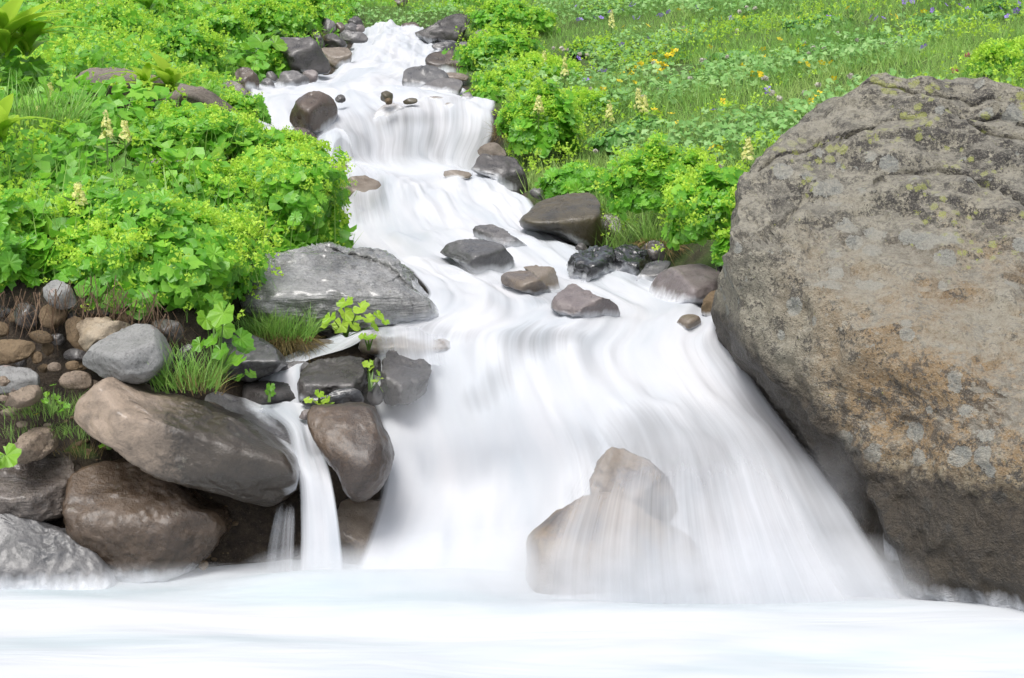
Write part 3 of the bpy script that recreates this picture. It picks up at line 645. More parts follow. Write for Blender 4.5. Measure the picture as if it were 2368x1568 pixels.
# --- grey flat boulder and side stream rocks
R_('f', [(200,380),(290,230),(400,190),(560,145),(740,138),(850,170),(960,175),(1080,170),(1150,210),(1200,270),(1270,340),(1340,450),(1420,510),(1490,590),(1540,665),(1440,705),(1350,730),(1180,725),(1000,730),(800,740),(600,760),(400,740),(250,700),(150,600)],
   'silver', 'large flat silvery grey boulder sloping to the stream below the leafy bank', Y=6.35, dep=.5, sub=6, rough=1.1, name='boulder', cat='boulder', facets=[(.58,.10,.62),(.80,.05,.0),(.9,.15,-.5)], soft=.16,
   creases=[([(780,165),(900,200),(1050,260),(1200,350),(1330,450)], -.04, .04, 4), ([(400,190),(600,215),(840,175)], .06, .03, 3)])
R_('f', [(930,850),(970,730),(1080,705),(1300,720),(1500,770),(1590,830),(1580,900),(1400,920),(1200,905),(1050,910),(950,890)], 'tanwet', 'tan ledge with thin water spilling over it below the silvery boulder', Y=6.0, dep=.16, facets=[(.5,0,1.2),(.8,0,-.1)])
R_('f', [(1580,850),(1600,760),(1680,700),(1760,700),(1800,780),(1760,860),(1650,880)], 'tanwet', 'brownish rock under water right of the tan ledge', Y=6.1, dep=.1, veiled=True)
R_('f', [(530,1190),(538,1020),(600,965),(750,930),(900,925),(965,960),(975,1070),(935,1160),(760,1190),(680,1250),(560,1240)], 'dark', 'dark brown rock with water lapping over its top by the side stream', Y=5.75, dep=.2, sub=5, facets=[(.7,0,1.0),(.78,.0,-.1)])
R_('f', [(1080,1100),(1100,960),(1145,880),(1250,895),(1350,930),(1425,985),(1412,1080),(1345,1210),(1200,1250),(1090,1210)], 'dark', 'black angular block with a shining top between side stream and main fall', Y=5.7, dep=.18, sub=5, rough=1.2, facets=[(.3,.15,1.1),(.62,.55,-.1),(.7,-.6,-.1)])
R_('f', [(525,1235),(600,1195),(700,1190),(800,1145),(870,1140),(945,1155),(955,1250),(800,1280),(600,1275)], 'black', 'rough black stone with tiny leaves on the brink of the side fall', Y=5.52, rough=2)
R_('f', [(1000,1150),(1040,1090),(1090,1150),(1100,1230),(1050,1260),(990,1220)], 'dark', 'small wet stone at the foot of the black angular block', Y=5.62, sub=3)
R_('f', [(1030,960),(1055,920),(1085,950),(1080,1040),(1045,1050)], 'dark', 'slim dark stone squeezed left of the black angular block', Y=5.8, sub=3)
R_('k', [(415,310),(420,240),(470,205),(560,215),(700,195),(810,205),(870,250),(920,360),(970,450),(1000,590),(965,700),(900,790),(820,860),(740,860),(680,800),(640,680),(560,590),(480,470),(430,380)],
   'brownb', 'upright smooth brown-grey boulder right of the narrow side fall', Y=5.3, dep=.26, sub=5, rough=.6, facets=[(.85,0,.6),(.82,-.3,-.1)], soft=.1)
R_('f', [(-20,790),(80,755),(200,790),(320,850),(405,955),(370,1010),(200,1075),(60,1090),(-30,1030),(-40,880)], 'slate', 'slick bluish grey rock in front of the grass tuft by the side stream', Y=5.7, dep=.2, sub=5, facets=[(.35,0,.9),(.6,0,-.6)])
R_('k', [(340,295),(370,250),(425,240),(430,305),(370,315)], 'pink', 'small pink stone in the water left of the upright boulder', Y=5.42, sub=3)
R_('f', [(130,1110),(240,1090),(380,1095),(520,1100),(540,1220),(380,1260),(200,1250),(130,1200)], 'dark', 'dark ledge behind the little cascade of the side stream', Y=5.68, dep=.12, veiled=True)
R_('k', [(620,920),(700,860),(850,870),(960,880),(1000,1100),(930,1420),(700,1430),(640,1200)], 'tanwet', 'reddish speckled rock at the waterline under the upright boulder', Y=5.33, dep=.16, veiled=True, rough=.8)
R_('f', [(350,1000),(420,960),(560,950),(600,990),(500,1040),(400,1040)], 'grey', 'low grey stone under the water of the side stream', Y=5.8, sub=3, veiled=True)
R_('f', [(500,840),(620,800),(740,800),(760,850),(640,880),(520,880)], 'tanwet', 'brown stone below the grass tuft at the side stream head', Y=5.95, sub=3)
# --- left foreground rocks
R_('h', [(495,250),(560,170),(670,85),(740,100),(850,165),(1000,200),(1210,250),(1400,330),(1560,425),(1700,515),(1790,620),(1790,700),(1740,770),(1620,845),(1500,835),(1350,775),(1150,705),(1000,655),(850,585),(740,490),(600,420),(500,330)],
   'long', 'long slanting boulder, tan at its left end and dark wet at its right', Y=5.25, dep=.36, sub=6, rough=.6, name='boulder', cat='boulder',
   facets=[(.91,.82,1.2),(.62,.1,-.12),(1.23,-.9,.1),(1.05,.1,-1.0)], soft=.04)
R_('h', [(1200,225),(1270,178),(1380,205),(1500,250),(1640,300),(1740,420),(1790,560),(1750,590),(1650,520),(1500,430),(1400,380),(1280,310)], 'grey', 'smooth grey slab lying along the back of the long boulder under the side stream', Y=5.45, dep=.22, sub=5, rough=.6, facets=[(.25,.5,1.0),(.6,0,-.3)])
R_('h', [(425,780),(450,660),(560,600),(680,572),(800,590),(950,650),(1080,720),(1200,830),(1310,880),(1340,980),(1270,1100),(1170,1200),(1000,1290),(800,1290),(600,1200),(480,1050),(415,910)],
   'brownb', 'big rounded brown boulder under the long slanting one', Y=5.22, dep=.25, sub=6, rough=.65, name='boulder', cat='boulder', facets=[(.80,.1,.85),(.80,-.05,-.25),(.95,.6,-.2)], soft=.09)
R_('h', [(-80,650),(100,570),(250,525),(350,525),(410,560),(440,640),(458,710),(430,810),(380,890),(260,940),(100,930),(-80,890)], 'vein', 'grey-brown veined boulder at the left edge above the slate boulder', Y=5.18, dep=.2, sub=5, rough=.8, facets=[(.4,.1,.9),(.7,0,-.2),(.8,.8,-.1)])
R_('h', [(-120,850),(20,860),(150,900),(280,960),(420,1020),(540,1090),(620,1160),(700,1300),(640,1420),(300,1460),(-120,1460)], 'slate', 'rough grey slate boulder at the waterline in the bottom left', Y=5.06, dep=.16, sub=6, rough=.5, name='boulder', cat='boulder', facets=[(.55,.35,.7),(.8,.1,-.1)], soft=.08)
R_('h', [(60,520),(130,440),(190,390),(260,388),(308,430),(308,510),(220,575),(110,590)], 'tan', 'rounded pinkish tan granite stone on the earth ledge', Y=5.12, dep=.13, sub=5, rough=.8)
R_('h', [(25,245),(90,180),(170,140),(215,150),(228,200),(180,255),(80,262)], 'tan', 'flat tan stone on the ledge under the earthy bank', Y=5.15, dep=.1)
R_('h', [(1250,1220),(1380,1050),(1480,900),(1600,860),(1700,900),(1790,1100),(1780,1290),(1600,1330),(1300,1330)], 'brownb', 'shadowed brown rock in the hollow behind the narrow side fall', Y=5.52, dep=.16, veiled=True)
R_('h', [(1175,1200),(1190,1172),(1225,1180),(1228,1215),(1200,1232)], 'ochre', 'tiny yellow stone at the waterline beside the rounded brown boulder', Y=5.12, sub=3)
R_('h', [(470,215),(520,175),(560,190),(550,225),(500,250)], 'tan', 'small tan stone against the left end of the long boulder', Y=5.28, sub=3)
R_('h', [(95,360),(130,345),(165,355),(160,380),(110,385)], 'tan', 'small pebble lying in the grass of the ledge', Y=5.2, sub=3)
R_('h', [(255,368),(280,358),(305,368),(295,382),(262,382)], 'tan', 'tiny pebble above the granite stone on the ledge', Y=5.2, sub=3)
R_('h', [(0,290),(50,270),(150,265),(200,285),(150,310),(20,320)], 'tan', 'flat buried tan stone behind the ledge grass', Y=5.28, sub=3, dep=.08)
# --- stones in the earth bank
R_('e', [(305,440),(370,380),(430,395),(490,450),(528,560),(460,590),(370,570),(318,510)], 'pale', 'pale grey stone held high in the earth bank under the leaves', Y=5.5)
R_('e', [(270,610),(330,560),(430,565),(465,620),(430,690),(360,718),(295,695)], 'ochre', 'brown stone in shade below the pale stone in the bank', Y=5.52, sub=3)
R_('e', [(528,690),(600,645),(680,655),(760,665),(870,675),(895,720),(820,780),(720,820),(660,862),(612,888),(560,820)], 'cream', 'cream broken-edged stone resting on the big speckled stone', Y=5.36, dep=.13, sub=4, rough=1.2)
R_('e', [(452,690),(500,640),(560,650),(600,760),(610,880),(560,895),(490,815)], 'ochre', 'brown stone squeezed behind the cream stone', Y=5.45)
R_('e', [(593,945),(680,840),(800,760),(900,700),(1020,690),(1100,760),(1160,860),(1178,960),(1100,1055),(1000,1105),(870,1095),(760,1065),(650,1005)], 'pale', 'big speckled pale stone at the foot of the earth bank', Y=5.3, dep=.2, sub=5, rough=.6)
R_('e', [(-60,830),(60,800),(200,815),(248,860),(190,925),(60,965),(-60,965)], 'ochre', 'broad brown stone sticking out of the bank at the left edge', Y=5.35)
R_('e', [(195,760),(280,735),(350,765),(368,810),(310,828),(235,805)], 'ochre', 'flat oval stone above the broad brown one in the bank', Y=5.42, sub=3)
R_('e', [(-60,690),(30,680),(60,720),(40,770),(-60,780)], 'ochre', 'yellow-brown stone in the bank at the left edge', Y=5.45, sub=3)
R_('e', [(-60,1000),(80,985),(220,1010),(272,1065),(255,1140),(120,1165),(-60,1160)], 'pale', 'grey stone at the left edge at the foot of the bank', Y=5.3, sub=4)
R_('e', [(405,1080),(460,1030),(560,1020),(630,1050),(640,1120),(560,1150),(450,1140)], 'tan', 'dull tan stone behind the flowering sprig on the ledge', Y=5.32, sub=3)
R_('e', [(330,985),(370,958),(418,970),(425,1010),(360,1025)], 'tan', 'small tan stone deep in the hollow of the bank', Y=5.36, sub=3)
R_('e', [(450,975),(490,948),(545,955),(548,1000),(490,1015)], 'ochre', 'small rust stone deep in the hollow of the bank', Y=5.36, sub=3)
R_('e', [(215,910),(250,880),(292,905),(285,955),(235,965)], 'ochre', 'small brown stone beside the broad one in the bank', Y=5.36, sub=3)
R_('e', [(440,900),(500,860),(590,880),(610,930),(540,950),(460,940)], 'dark', 'dark stone in the hollow under the cream stone', Y=5.42, sub=3)
R_('e', [(120,560),(190,540),(260,600),(250,700),(160,720),(100,660)], 'dark', 'earth-covered dark stone in the upper bank', Y=5.55, sub=3)
R_('e', [(1050,690),(1110,660),(1230,670),(1280,740),(1240,820),(1150,800)], 'dark', 'dark earthy stone under the hanging leaves right of the speckled stone', Y=5.5, sub=3)
R_('e', [(-20,1200),(20,1185),(55,1200),(50,1225),(-10,1228)], 'tan', 'tiny tan stone at the left edge of the ledge', Y=5.15, sub=3)
for k_, (cx_, cy_, w_, h_, mt_, Y_, lb_) in enumerate([(120,640,60,45,'ochre',5.56,'brown stone under the leaf edge at the far left of the bank'),(20,600,55,40,'dark',5.6,'dark stone under the leaves at the left edge of the bank'),
  (330,860,40,45,'ochre',5.45,'brown stone in the hollow right of the flat oval stone'),(400,800,45,50,'dark',5.5,'dark stone between the flat oval stone and the squeezed brown one'),(300,1000,35,30,'ochre',5.42,'rusty stone at the back of the hollow floor'),
  (140,950,50,35,'dark',5.48,'dark stone beneath the broad brown stone'),(660,1120,50,45,'tan',5.34,'tan stone between the long boulder and the hollow'),(560,990,45,35,'ochre',5.42,'brown stone left below the big speckled stone'),
  (20,1090,45,30,'tan',5.2,'tan stone in front of the grey stone at the left edge'),(270,1210,45,28,'tan',5.22,'tan stone under the flowering sprig'),(1300,900,60,70,'dark',5.45,'dark stone behind the trailing jagged leaves'),(500,620,45,40,'dark',5.54,'dark stone right of the pale stone in the bank'),
  (700,600,70,35,'dark',5.56,'dark stone above the cream stone among rootlets'),(900,640,80,40,'ochre',5.56,'brown stone above the big speckled stone among rootlets')]):
    R_('e', [(cx_ + w_ * math.cos(t_) * (1 + .22 * math.sin(3 * t_ + k_)), cy_ + h_ * math.sin(t_) * (1 + .2 * math.cos(2 * t_ + 2 * k_))) for t_ in np.linspace(0, 2 * math.pi, 9)[:-1]], mt_, lb_, Y=Y_, sub=4, rough=1.2)
# --- upland stones on the left bank
R_('a', [(505,650),(530,560),(600,490),(720,478),(850,490),(1000,520),(1120,560),(1210,650),(1180,740),(900,800),(600,800),(530,740)], 'lich', 'big dry lichen-covered rock among the leaves on the left slope', Y=8.9, dep=.5, sub=5, rough=.9)
R_('a', [(1130,700),(1190,600),(1300,590),(1440,640),(1560,710),(1650,790),(1560,840),(1300,830)], 'lich', 'low mossy rock continuing right of the big lichen-covered one', Y=8.9, dep=.4, sub=5)
R_('a', [(-60,930),(30,918),(75,960),(85,1030),(40,1060),(-60,1060)], 'grey', 'grey stone at the left edge of the leafy slope', Y=7.4)
R_('a', [(130,1000),(200,940),(290,928),(360,980),(410,1060),(300,1100),(160,1090)], 'lich', 'half hidden grey stone under the bent grass', Y=7.2)
R_('a', [(1040,1120),(1150,1105),(1300,1130),(1430,1170),(1520,1215),(1400,1260),(1150,1230)], 'pink', 'flat pinkish stone in the shade of the dark bush', Y=7.1, dep=.15)

bvh = BVHTree.FromPolygons(np.vstack(BV).tolist(), np.vstack(BF).tolist())

# ------------------------------------------------------------------ water
def rock_dist(V, maxd=.12):
    out = np.full(len(V), maxd)
    for i, p in enumerate(V):
        co, n, idx, d = bvh.find_nearest(p, maxd)
        if co is not None:
            out[i] = d if (Vector(p) - co).dot(n) > 0 else -d
    return out
WV, WF = [], []
def water_sheet(name, rows, nu, dv, mat, amp=.02, uscale=1.0, prox=(-.04, -.01), edge=.06, vfade=0, thin=None, seed=1, thick_min=0., prox_floor=0.):
    G = loft(rows, nu, dv); nv = G.shape[0]
    Pw = G[..., :3].reshape(-1, 3); cov = G[..., 3].ravel()
    v = np.r_[0, np.cumsum(np.linalg.norm(np.diff(G[:, nu // 2, :3], axis=0), axis=1))]
    VV = np.repeat(v, nu); UU = np.tile(np.linspace(0, 1, nu), nv)
    q = np.c_[UU * uscale * 6, VV * 1.9, VV * 0]; q2 = np.c_[UU * uscale * 24, VV * 1.1, VV * 0 + 5]
    # normals of the loft
    du = np.gradient(G[..., :3], axis=1); dv_ = np.gradient(G[..., :3], axis=0)
    N = np.cross(du, dv_).reshape(-1, 3); N /= np.linalg.norm(N, axis=1)[:, None] + 1e-9
    N[N[:, 2] < 0] *= -1
    Pw = Pw + N * (amp * fbm(q, 3, seed) + amp * .16 * fbm(q2, 2, seed + 3))[:, None]
    if thin is not None:
        ppx, ppy = project(Pw)
        for (ax, ay, arx, ary, am_) in thin: cov = cov * (1 - .72 * am_ * np.exp(-((ppx - ax) / arx) ** 2 - ((ppy - ay) / ary) ** 2))
    cov = cov * (sstep(0, edge, UU) * sstep(1, 1 - edge, UU) if edge else 1)
    if vfade: cov = cov * sstep(0, vfade, VV)
    WV.append(Pw); WF.append(grid_faces(nv, nu) + sum(len(x) for x in WV[:-1]))
    me = mesh_np(name, Pw, grid_faces(nv, nu), True, M[mat])
    attr(me, 'fu', UU * uscale * 1.4); attr(me, 'fv', VV); attr(me, 'cover', cov)
    return tag(link(name, me), kind='structure')
THIN = [(1105,925,55,42,.55),(1150,875,38,42,.5),(1230,795,55,32,.42),(1300,775,60,20,.3),(850,450,60,45,.35),(1005,330,22,50,.35),(1085,335,35,50,.3),(960,275,60,15,.3),
 (1590,1120,110,170,.35),(1490,1010,80,60,.4),(1200,1090,60,90,.18),(1040,628,45,14,.35),(1640,790,38,50,.35),(750,140,40,22,.5),(1030,140,45,22,.45),(1300,690,60,24,.5),(1010,775,110,22,.35),
 (880,270,50,25,.4),(780,345,30,40,.3),(1240,650,60,16,.3),(1060,430,40,10,.3),(940,335,20,40,.25),(1130,320,18,60,.2),(1000,600,30,14,.3),(900,180,40,8,.3),(1470,650,50,20,.4),(1200,1250,40,60,.15),(960,900,40,15,.25),(1180,740,60,10,.2)]
water_sheet('stream_water', ROWS, 190, .028, 'water', .038, 1.0, (-.04, -.01), .03, thin=THIN)
# the arching fall on the left of the middle drop
water_sheet('arching_fall_water', [
 [(735,318,9.3,.7),(770,300,9.3,.9),(800,305,9.3,.9)],
 [(725,330,9.15,.8),(775,312,9.12,.7),(815,330,9.15,.8)],
 [(728,355,9.05,.8),(775,345,9.0,.6),(822,365,9.05,.8)],
 [(735,385,8.98,.8),(780,385,8.95,.8),(830,390,9.0,.8)]], 60, .02, 'veil', .01, .3, (-.05, -.02), .15)
# side stream: head, little cascade, slab and narrow fall
water_sheet('side_stream_water', [
 [(790,770,6.0,.8),(830,768,6.02,.9),(870,765,6.05,.7)],
 [(680,818,5.95,.9),(745,814,5.9,.9),(815,806,5.92,.6)],
 [(600,850,5.84,.8),(650,846,5.80,1),(712,838,5.82,.7)],
 [(575,885,5.76,.85),(636,876,5.70,.95),(698,872,5.72,.85)],
 [(585,932,5.66,.7),(645,934,5.60,.8),(705,938,5.6,.7)]], 70, .02, 'water', .01, .35, (-.04, -.01), .06)
water_sheet('side_ledge_water', [
 [(560,930,5.7,.6),(650,932,5.6,1),(725,940,5.54,.9)],
 [(590,950,5.5,.4),(665,950,5.48,.95),(725,955,5.5,1)],
 [(650,985,5.38,.25),(682,985,5.37,.85),(725,990,5.42,.8)],
 [(665,1030,5.28,.25),(695,1030,5.27,.8),(745,1045,5.32,.6)],
 [(672,1065,5.2,.4),(700,1066,5.19,.85),(755,1060,5.24,.9)],
 [(685,1120,5.12,.5),(718,1110,5.1,.9),(772,1120,5.12,.85)],
 [(690,1220,5.08,.5),(728,1215,5.06,.9),(788,1220,5.06,.85)],
 [(688,1345,5.05,.6),(735,1345,5.02,.9),(802,1340,5.02,.8)]], 80, .015, 'water', .008, .30, (-.03, .0), .12)
water_sheet('tan_ledge_water', [
 [(830,758,6.1,.7),(920,756,6.1,.8),(1040,765,6.1,.8)],
 [(835,770,5.92,.55),(925,768,5.9,.6),(1045,780,5.9,.7)],
 [(840,800,5.83,.3),(930,800,5.82,.45),(1045,810,5.8,.7)],
 [(850,830,5.8,.5),(930,835,5.78,.7),(1050,850,5.76,.9)]], 60, .02, 'veil', .008, .6, (-.05, -.02), .32)
water_sheet('side_spray_water', [
 [(640,1150,5.14,.35),(665,1150,5.12,.4),(692,1150,5.1,.4)],
 [(615,1240,5.10,.2),(655,1240,5.08,.35),(690,1240,5.07,.4)],
 [(595,1345,5.06,.2),(645,1345,5.04,.35),(690,1345,5.03,.45)]], 50, .02, 'veil', .01, .4, (0, 0), .2, vfade=.08)
# curtain in front of the rocks under the main fall
water_sheet('curtain_water', [
 [(1380,960,5.33,.4),(1560,950,5.30,.7),(1760,960,5.26,.7)],
 [(1320,1060,5.14,.35),(1560,1050,5.12,.6),(1840,1060,5.1,.62)],
 [(1260,1160,4.94,.38),(1560,1150,4.90,.55),(1900,1180,4.94,.6)],
 [(1210,1270,4.80,.42),(1560,1275,4.75,.52),(1970,1300,4.82,.55)],
 [(1190,1380,4.76,.45),(1580,1400,4.71,.6),(2050,1425,4.68,.55)]], 130, .02, 'veil', .012, .9, (-.2, -.1), .15, vfade=.5)
# rocks under the main fall
R_('i', [(325,1150),(335,1010),(400,960),(540,850),(680,775),(830,745),(930,765),(1050,840),(1200,930),(1330,1000),(1410,1080),(1440,1200),(1500,1300),(1480,1400),(1200,1460),(700,1440),(345,1400)],
   'fall', 'big rounded tan rock with blue-grey patches under the main fall', veiled=True, Y=5.02, dep=.22, sub=5, rough=.6, exact=True, name='boulder', cat='boulder', facets=[(.7,0,.7),(.8,0,-.15)])
R_('i', [(722,760),(740,640),(840,480),(900,470),(1030,500),(1150,590),(1230,720),(1270,950),(1000,980),(800,900)], 'fall', 'smaller grey-tan rock behind the big rounded one under the main fall', veiled=True, Y=5.2, dep=.14, sub=5, exact=True)
R_('P', [(1440,1010),(1490,965),(1560,955),(1640,980),(1700,1060),(1750,1200),(1740,1350),(1600,1400),(1480,1200)], 'dark', 'dark wall of rock behind the streaming curtain of the main fall', veiled=True, Y=5.5, dep=.14, sub=4, exact=True)

# pool
px_ = np.unique(np.r_[-30, -15, np.linspace(-6, 6, 260), 15, 30]); py_ = np.unique(np.r_[-20, -8, np.linspace(-2, 2.5, 12), np.linspace(2.5, 5.6, 150)])
PX, PY = np.meshgrid(px_, py_)
q = np.c_[PX.ravel() * .9, PY.ravel() * 2.6 + PX.ravel() * .5, PX.ravel() * 0]
pz = .022 * fbm(q * .8, 2, 31) + .006 * fbm(q * 2.2, 2, 37)
pz += .05 * np.exp(-((PY.ravel() - 4.95 + .12 * np.clip(PX.ravel(), 0, 3)) / .12) ** 2) * (sstep(-1.2, -.6, PX.ravel()) * sstep(.15, -.25, PX.ravel()))
pz += .03 * np.exp(-((PY.ravel() - 4.3 - .15 * PX.ravel()) / .25) ** 2)
PV = np.c_[PX.ravel(), PY.ravel(), pz]
sel = (np.abs(PV[:, 0]) < 3.2) & (PV[:, 1] > 4.0); pm = mesh_np('pool_water', PV, grid_faces(len(py_), len(px_)), True, M['pool']); attr(pm, 'cover', np.ones(len(PV)))
tag(link('pool_water', pm), kind='structure')
WV.append(PV); WF.append(grid_faces(len(py_), len(px_)) + sum(len(x) for x in WV[:-1]))
keep_w = [k for k in range(len(WV)) if True]      # the thin veils leave no film line
wb = BVHTree.FromPolygons(np.vstack(WV).tolist(), np.vstack([WF[k] for k in range(len(WV)) if k not in (1, 4, 5, 6)]).tolist())
for ob in ROCKS:
    me = ob.data; n = len(me.vertices); V = np.zeros(n * 3); me.vertices.foreach_get('co', V); V = V.reshape(-1, 3) + np.array(ob.location)
    w = np.zeros(n); R0 = min(.08, .3 * (V[:, 2].max() - V[:, 2].min()))
    for i in range(n):
        co, nn, ix_, d = wb.find_nearest(V[i], .12)
        if co is not None:
            if nn.z < 0: nn = -nn
            sgn = (Vector(V[i]) - co).dot(nn)
            w[i] = 0 if (ob is BIGB and V[i][2] > .16) else max(0, 1 - d / .05) if sgn < 0 else max(0, 1 - d / R0)
    attr(me, 'wash', w)

# spray hanging over the foot of the falls
def mist(name, c, r, dens, label):
    V, Fc = ico(3); me = mesh_np(name, V * np.array(r), Fc, True)
    t = NT(name); me.materials.append(t.m)
    o = t.n('TexCoord').outputs['Object']
    q_ = t.n('VectorMath', {0: o, 1: (1 / r[0], 1 / r[1], 1 / r[2])}, operation='MULTIPLY').outputs[0]
    ln = t.n('VectorMath', {0: q_}, operation='LENGTH').outputs['Value']
    d_ = t.math('MULTIPLY', t.ramp(ln, .15, 1.0, dens, 0), t.ramp(t.noise(o, 5, 2), .3, .65, .3, 1.2))
    vol = t.n('VolumePrincipled', {'Color': (.93, .94, .96, 1), 'Density': d_})
    t.t.links.new(vol.outputs[0], t.out.inputs['Volume'])
    ob = link(name, me, None, c); tag(ob, label, 'mist', kind='stuff')
mist('spray_mist', (.42, 4.86, .05), (1.25, .30, .17), 9.0, 'white spray at the foot of the main fall')
mist('spray_mist', (-.62, 5.0, .02), (.30, .16, .10), 8.0, 'white spray at the foot of the narrow side fall')
for px_m, py_m, Y_m, r_m, d_m, lb_m in ((900,398,8.85,(.62,.22,.10),5,'faint spray at the foot of the middle fall'),(960,178,12.2,(.6,.3,.10),3,'faint spray below the top cascade'),
   (300,1345,4.93,(.85,.14,.06),5,'thin spray along the foot of the left rocks'),(1130,960,5.45,(.5,.16,.30),3.2,'spray drifting over the left side of the main fall'),
   (1900,1200,4.95,(.16,.12,.28),2.2,'spray between the main fall and the huge boulder'),(1120,640,6.75,(.45,.15,.06),4,'faint spray round the midstream rocks'),(1560,1000,5.12,(.36,.1,.16),4.5,'spray over the brow of the main fall')):
    mist('spray_mist', tuple(U(px_m, py_m, Y_m)), r_m, d_m, lb_m)
scene.cycles.volume_step_rate = 2; scene.cycles.volume_bounces = 3

# ------------------------------------------------------------------ leaves and plants
def tpl_mantle(lobes, segs=2, cup=.16):
    n = lobes * segs; V = [(0, 0, 0)]; 
    for k in range(n):
        a = 2 * math.pi * (k + .5) / n * .93 + .22
        r = 1.0 if k % 2 == 0 else .80
        if n <= 9: r = 1.0 if k % 2 == 0 else .84
        V.append((r * math.sin(a), -r * math.cos(a), cup * (1 if k % 2 == 0 else .35)))
    Fc = [(0, k, k + 1) for k in range(1, n)]
    V = np.array(V); V[:, 1] += .25
    return V * .5, np.array(Fc), np.r_[0, np.ones(n)]
def tpl_blade(h=1, w=.03, bend=.35, seg=3):
    V = []; Fc = []
    for k in range(seg):
        t = k / seg; ww = w * (1 - t * .75)
        V += [(-ww, bend * t * t, h * (t - .12 * bend * t * t)), (ww, bend * t * t, h * (t - .12 * bend * t * t))]
    V.append((0, bend, h * (1 - .12 * bend)))
    for k in range(seg - 1): Fc += [(2 * k, 2 * k + 1, 2 * k + 3), (2 * k, 2 * k + 3, 2 * k + 2)]
    Fc.append((2 * seg - 2, 2 * seg - 1, 2 * seg))
    V = np.array(V); return V, np.array(Fc), V[:, 2] / h
def tpl_ovate(l=1, w=.42, bend=.3, seg=4, cup=.15, pleat=0.):
    V = []; Fc = []
    for k in range(seg + 1):
        t = k / seg; ww = w * math.sin(math.pi * min(1, t * .93 + .05)) ** .8 * (1 - .25 * t)
        z = bend * math.sin(t * 1.9) * .8 - bend * t * t
        V += [(-ww, l * t, z + cup * ww), (0, l * t, z), (ww, l * t, z + cup * ww)]
    for k in range(seg):
        a = 3 * k; Fc += [(a, a + 1, a + 4), (a, a + 4, a + 3), (a + 1, a + 2, a + 5), (a + 1, a + 5, a + 4)]
    V = np.array(V); return V, np.array(Fc), np.abs(V[:, 0]) / w
def tpl_froth(n, r, s, seed):
    g = np.random.default_rng(seed); V = []; Fc = []; 
    for k in range(n):
        d = g.normal(size=3); d /= np.linalg.norm(d); c = d * r * g.uniform(.4, 1) * np.array([1, 1, .8]) + np.array([0, 0, r * .6])
        u = g.normal(size=3); u /= np.linalg.norm(u); v = np.cross(d, u); v /= np.linalg.norm(v)
        i = len(V); V += [c + s * u, c - s * .5 * u + s * .87 * v, c - s * .5 * u - s * .87 * v]; Fc.append((i, i + 1, i + 2))
    return np.array(V), np.array(Fc), np.ones(len(V))
def frames(N, spin):
    N = N / (np.linalg.norm(N, axis=1)[:, None] + 1e-9)
    ref = np.where(np.abs(N[:, 2:3]) > .95, np.array([[0, 1., 0]]), np.array([[0, 0, 1.]]))
    x = np.cross(ref, N); x /= np.linalg.norm(x, axis=1)[:, None]; y = np.cross(N, x)
    c, s = np.cos(spin)[:, None], np.sin(spin)[:, None]
    return x * c + y * s, y * c - x * s, N
def scatter(tpl, P, N, S, spin=None, tint=None, g=rng):
    V, Fc, rd = tpl; n = len(P)
    if spin is None: spin = g.uniform(0, 2 * np.pi, n)
    if tint is None: tint = g.random(n)
    X, Y, Z = frames(N, spin); S = np.broadcast_to(S, (n,))[:, None, None]
    W = P[:, None] + S * (V[None, :, 0:1] * X[:, None] + V[None, :, 1:2] * Y[:, None] + V[None, :, 2:3] * Z[:, None])
    FF = Fc[None] + (np.arange(n) * len(V))[:, None, None]
    return W.reshape(-1, 3), FF.reshape(-1, Fc.shape[1]), np.repeat(tint, len(V)), np.tile(rd, n)
def stack(parts):
    Vs, Fs, Ts, Rs = [], [], [], []; o = 0
    for V, Fc, t, r in parts:
        Vs.append(V); Fs.append(Fc + o); Ts.append(t); Rs.append(r); o += len(V)
    return np.vstack(Vs), np.vstack(Fs), np.concatenate(Ts), np.concatenate(Rs)
def foliage_obj(name, parts, mat, parent=None, base=np.zeros(3), kind=None, smooth=False):
    V, Fc, t, r = stack(parts)
    me = mesh_np(name, V - base, Fc, smooth, M[mat]); attr(me, 'tint', t); attr(me, 'rad', r)
    o = link(name, me, parent); 
    if kind: o['kind'] = kind
    return o

gD, gM, gL = (.065, .22, .016), (.15, .42, .03), (.28, .56, .055)
M['leafo'] = leaf_mat('lady_mantle_leaf', gD, gM, gL)
M['leafm'] = leaf_mat('lady_mantle_leaf_mass', gD, gM, gL, rnd=False)
M['froth'] = leaf_mat('lime_blossom', (.28, .54, .045), (.42, .66, .06), (.56, .74, .09), .6, .45, rnd=False, vein=False)
M['grass'] = leaf_mat('meadow_grass', (.09, .23, .03), (.20, .42, .065), (.38, .52, .15), .5, .35, rnd=False, vein=False)
M['herb'] = leaf_mat('meadow_herb_leaf', (.08, .21, .035), (.17, .37, .085), (.32, .50, .18), .5, .25, rnd=False)
M['herbm'] = leaf_mat('meadow_shrub_leaf', (.04, .15, .02), (.11, .30, .05), (.24, .42, .14), .5, .25, rnd=False)
M['bigleaf'] = leaf_mat('large_fresh_leaf', (.06, .20, .01), (.13, .34, .02), (.24, .45, .04), .38, .4)
M['limeleaf'] = leaf_mat('yellow_green_leaf', (.16, .36, .015), (.28, .50, .03), (.44, .60, .07), .4, .5)
M['straw'] = leaf_mat('dry_grass', (.10, .10, .03), (.20, .15, .05), (.30, .20, .09), .7, .2, rnd=False, vein=False)
M['stem'] = plain_mat('green_stem', (.10, .20, .03), .6)
M['root'] = plain_mat('brown_rootlet', (.13, .08, .045), .8)
M['purple'] = plain_mat('purple_petal', (.40, .26, .85), .6, .3)
M['yellow'] = plain_mat('yellow_petal', (.88, .70, .02), .6, .3, (.85, .60, .02))
M['white'] = plain_mat('white_clover', (.70, .66, .58), .7, .3)
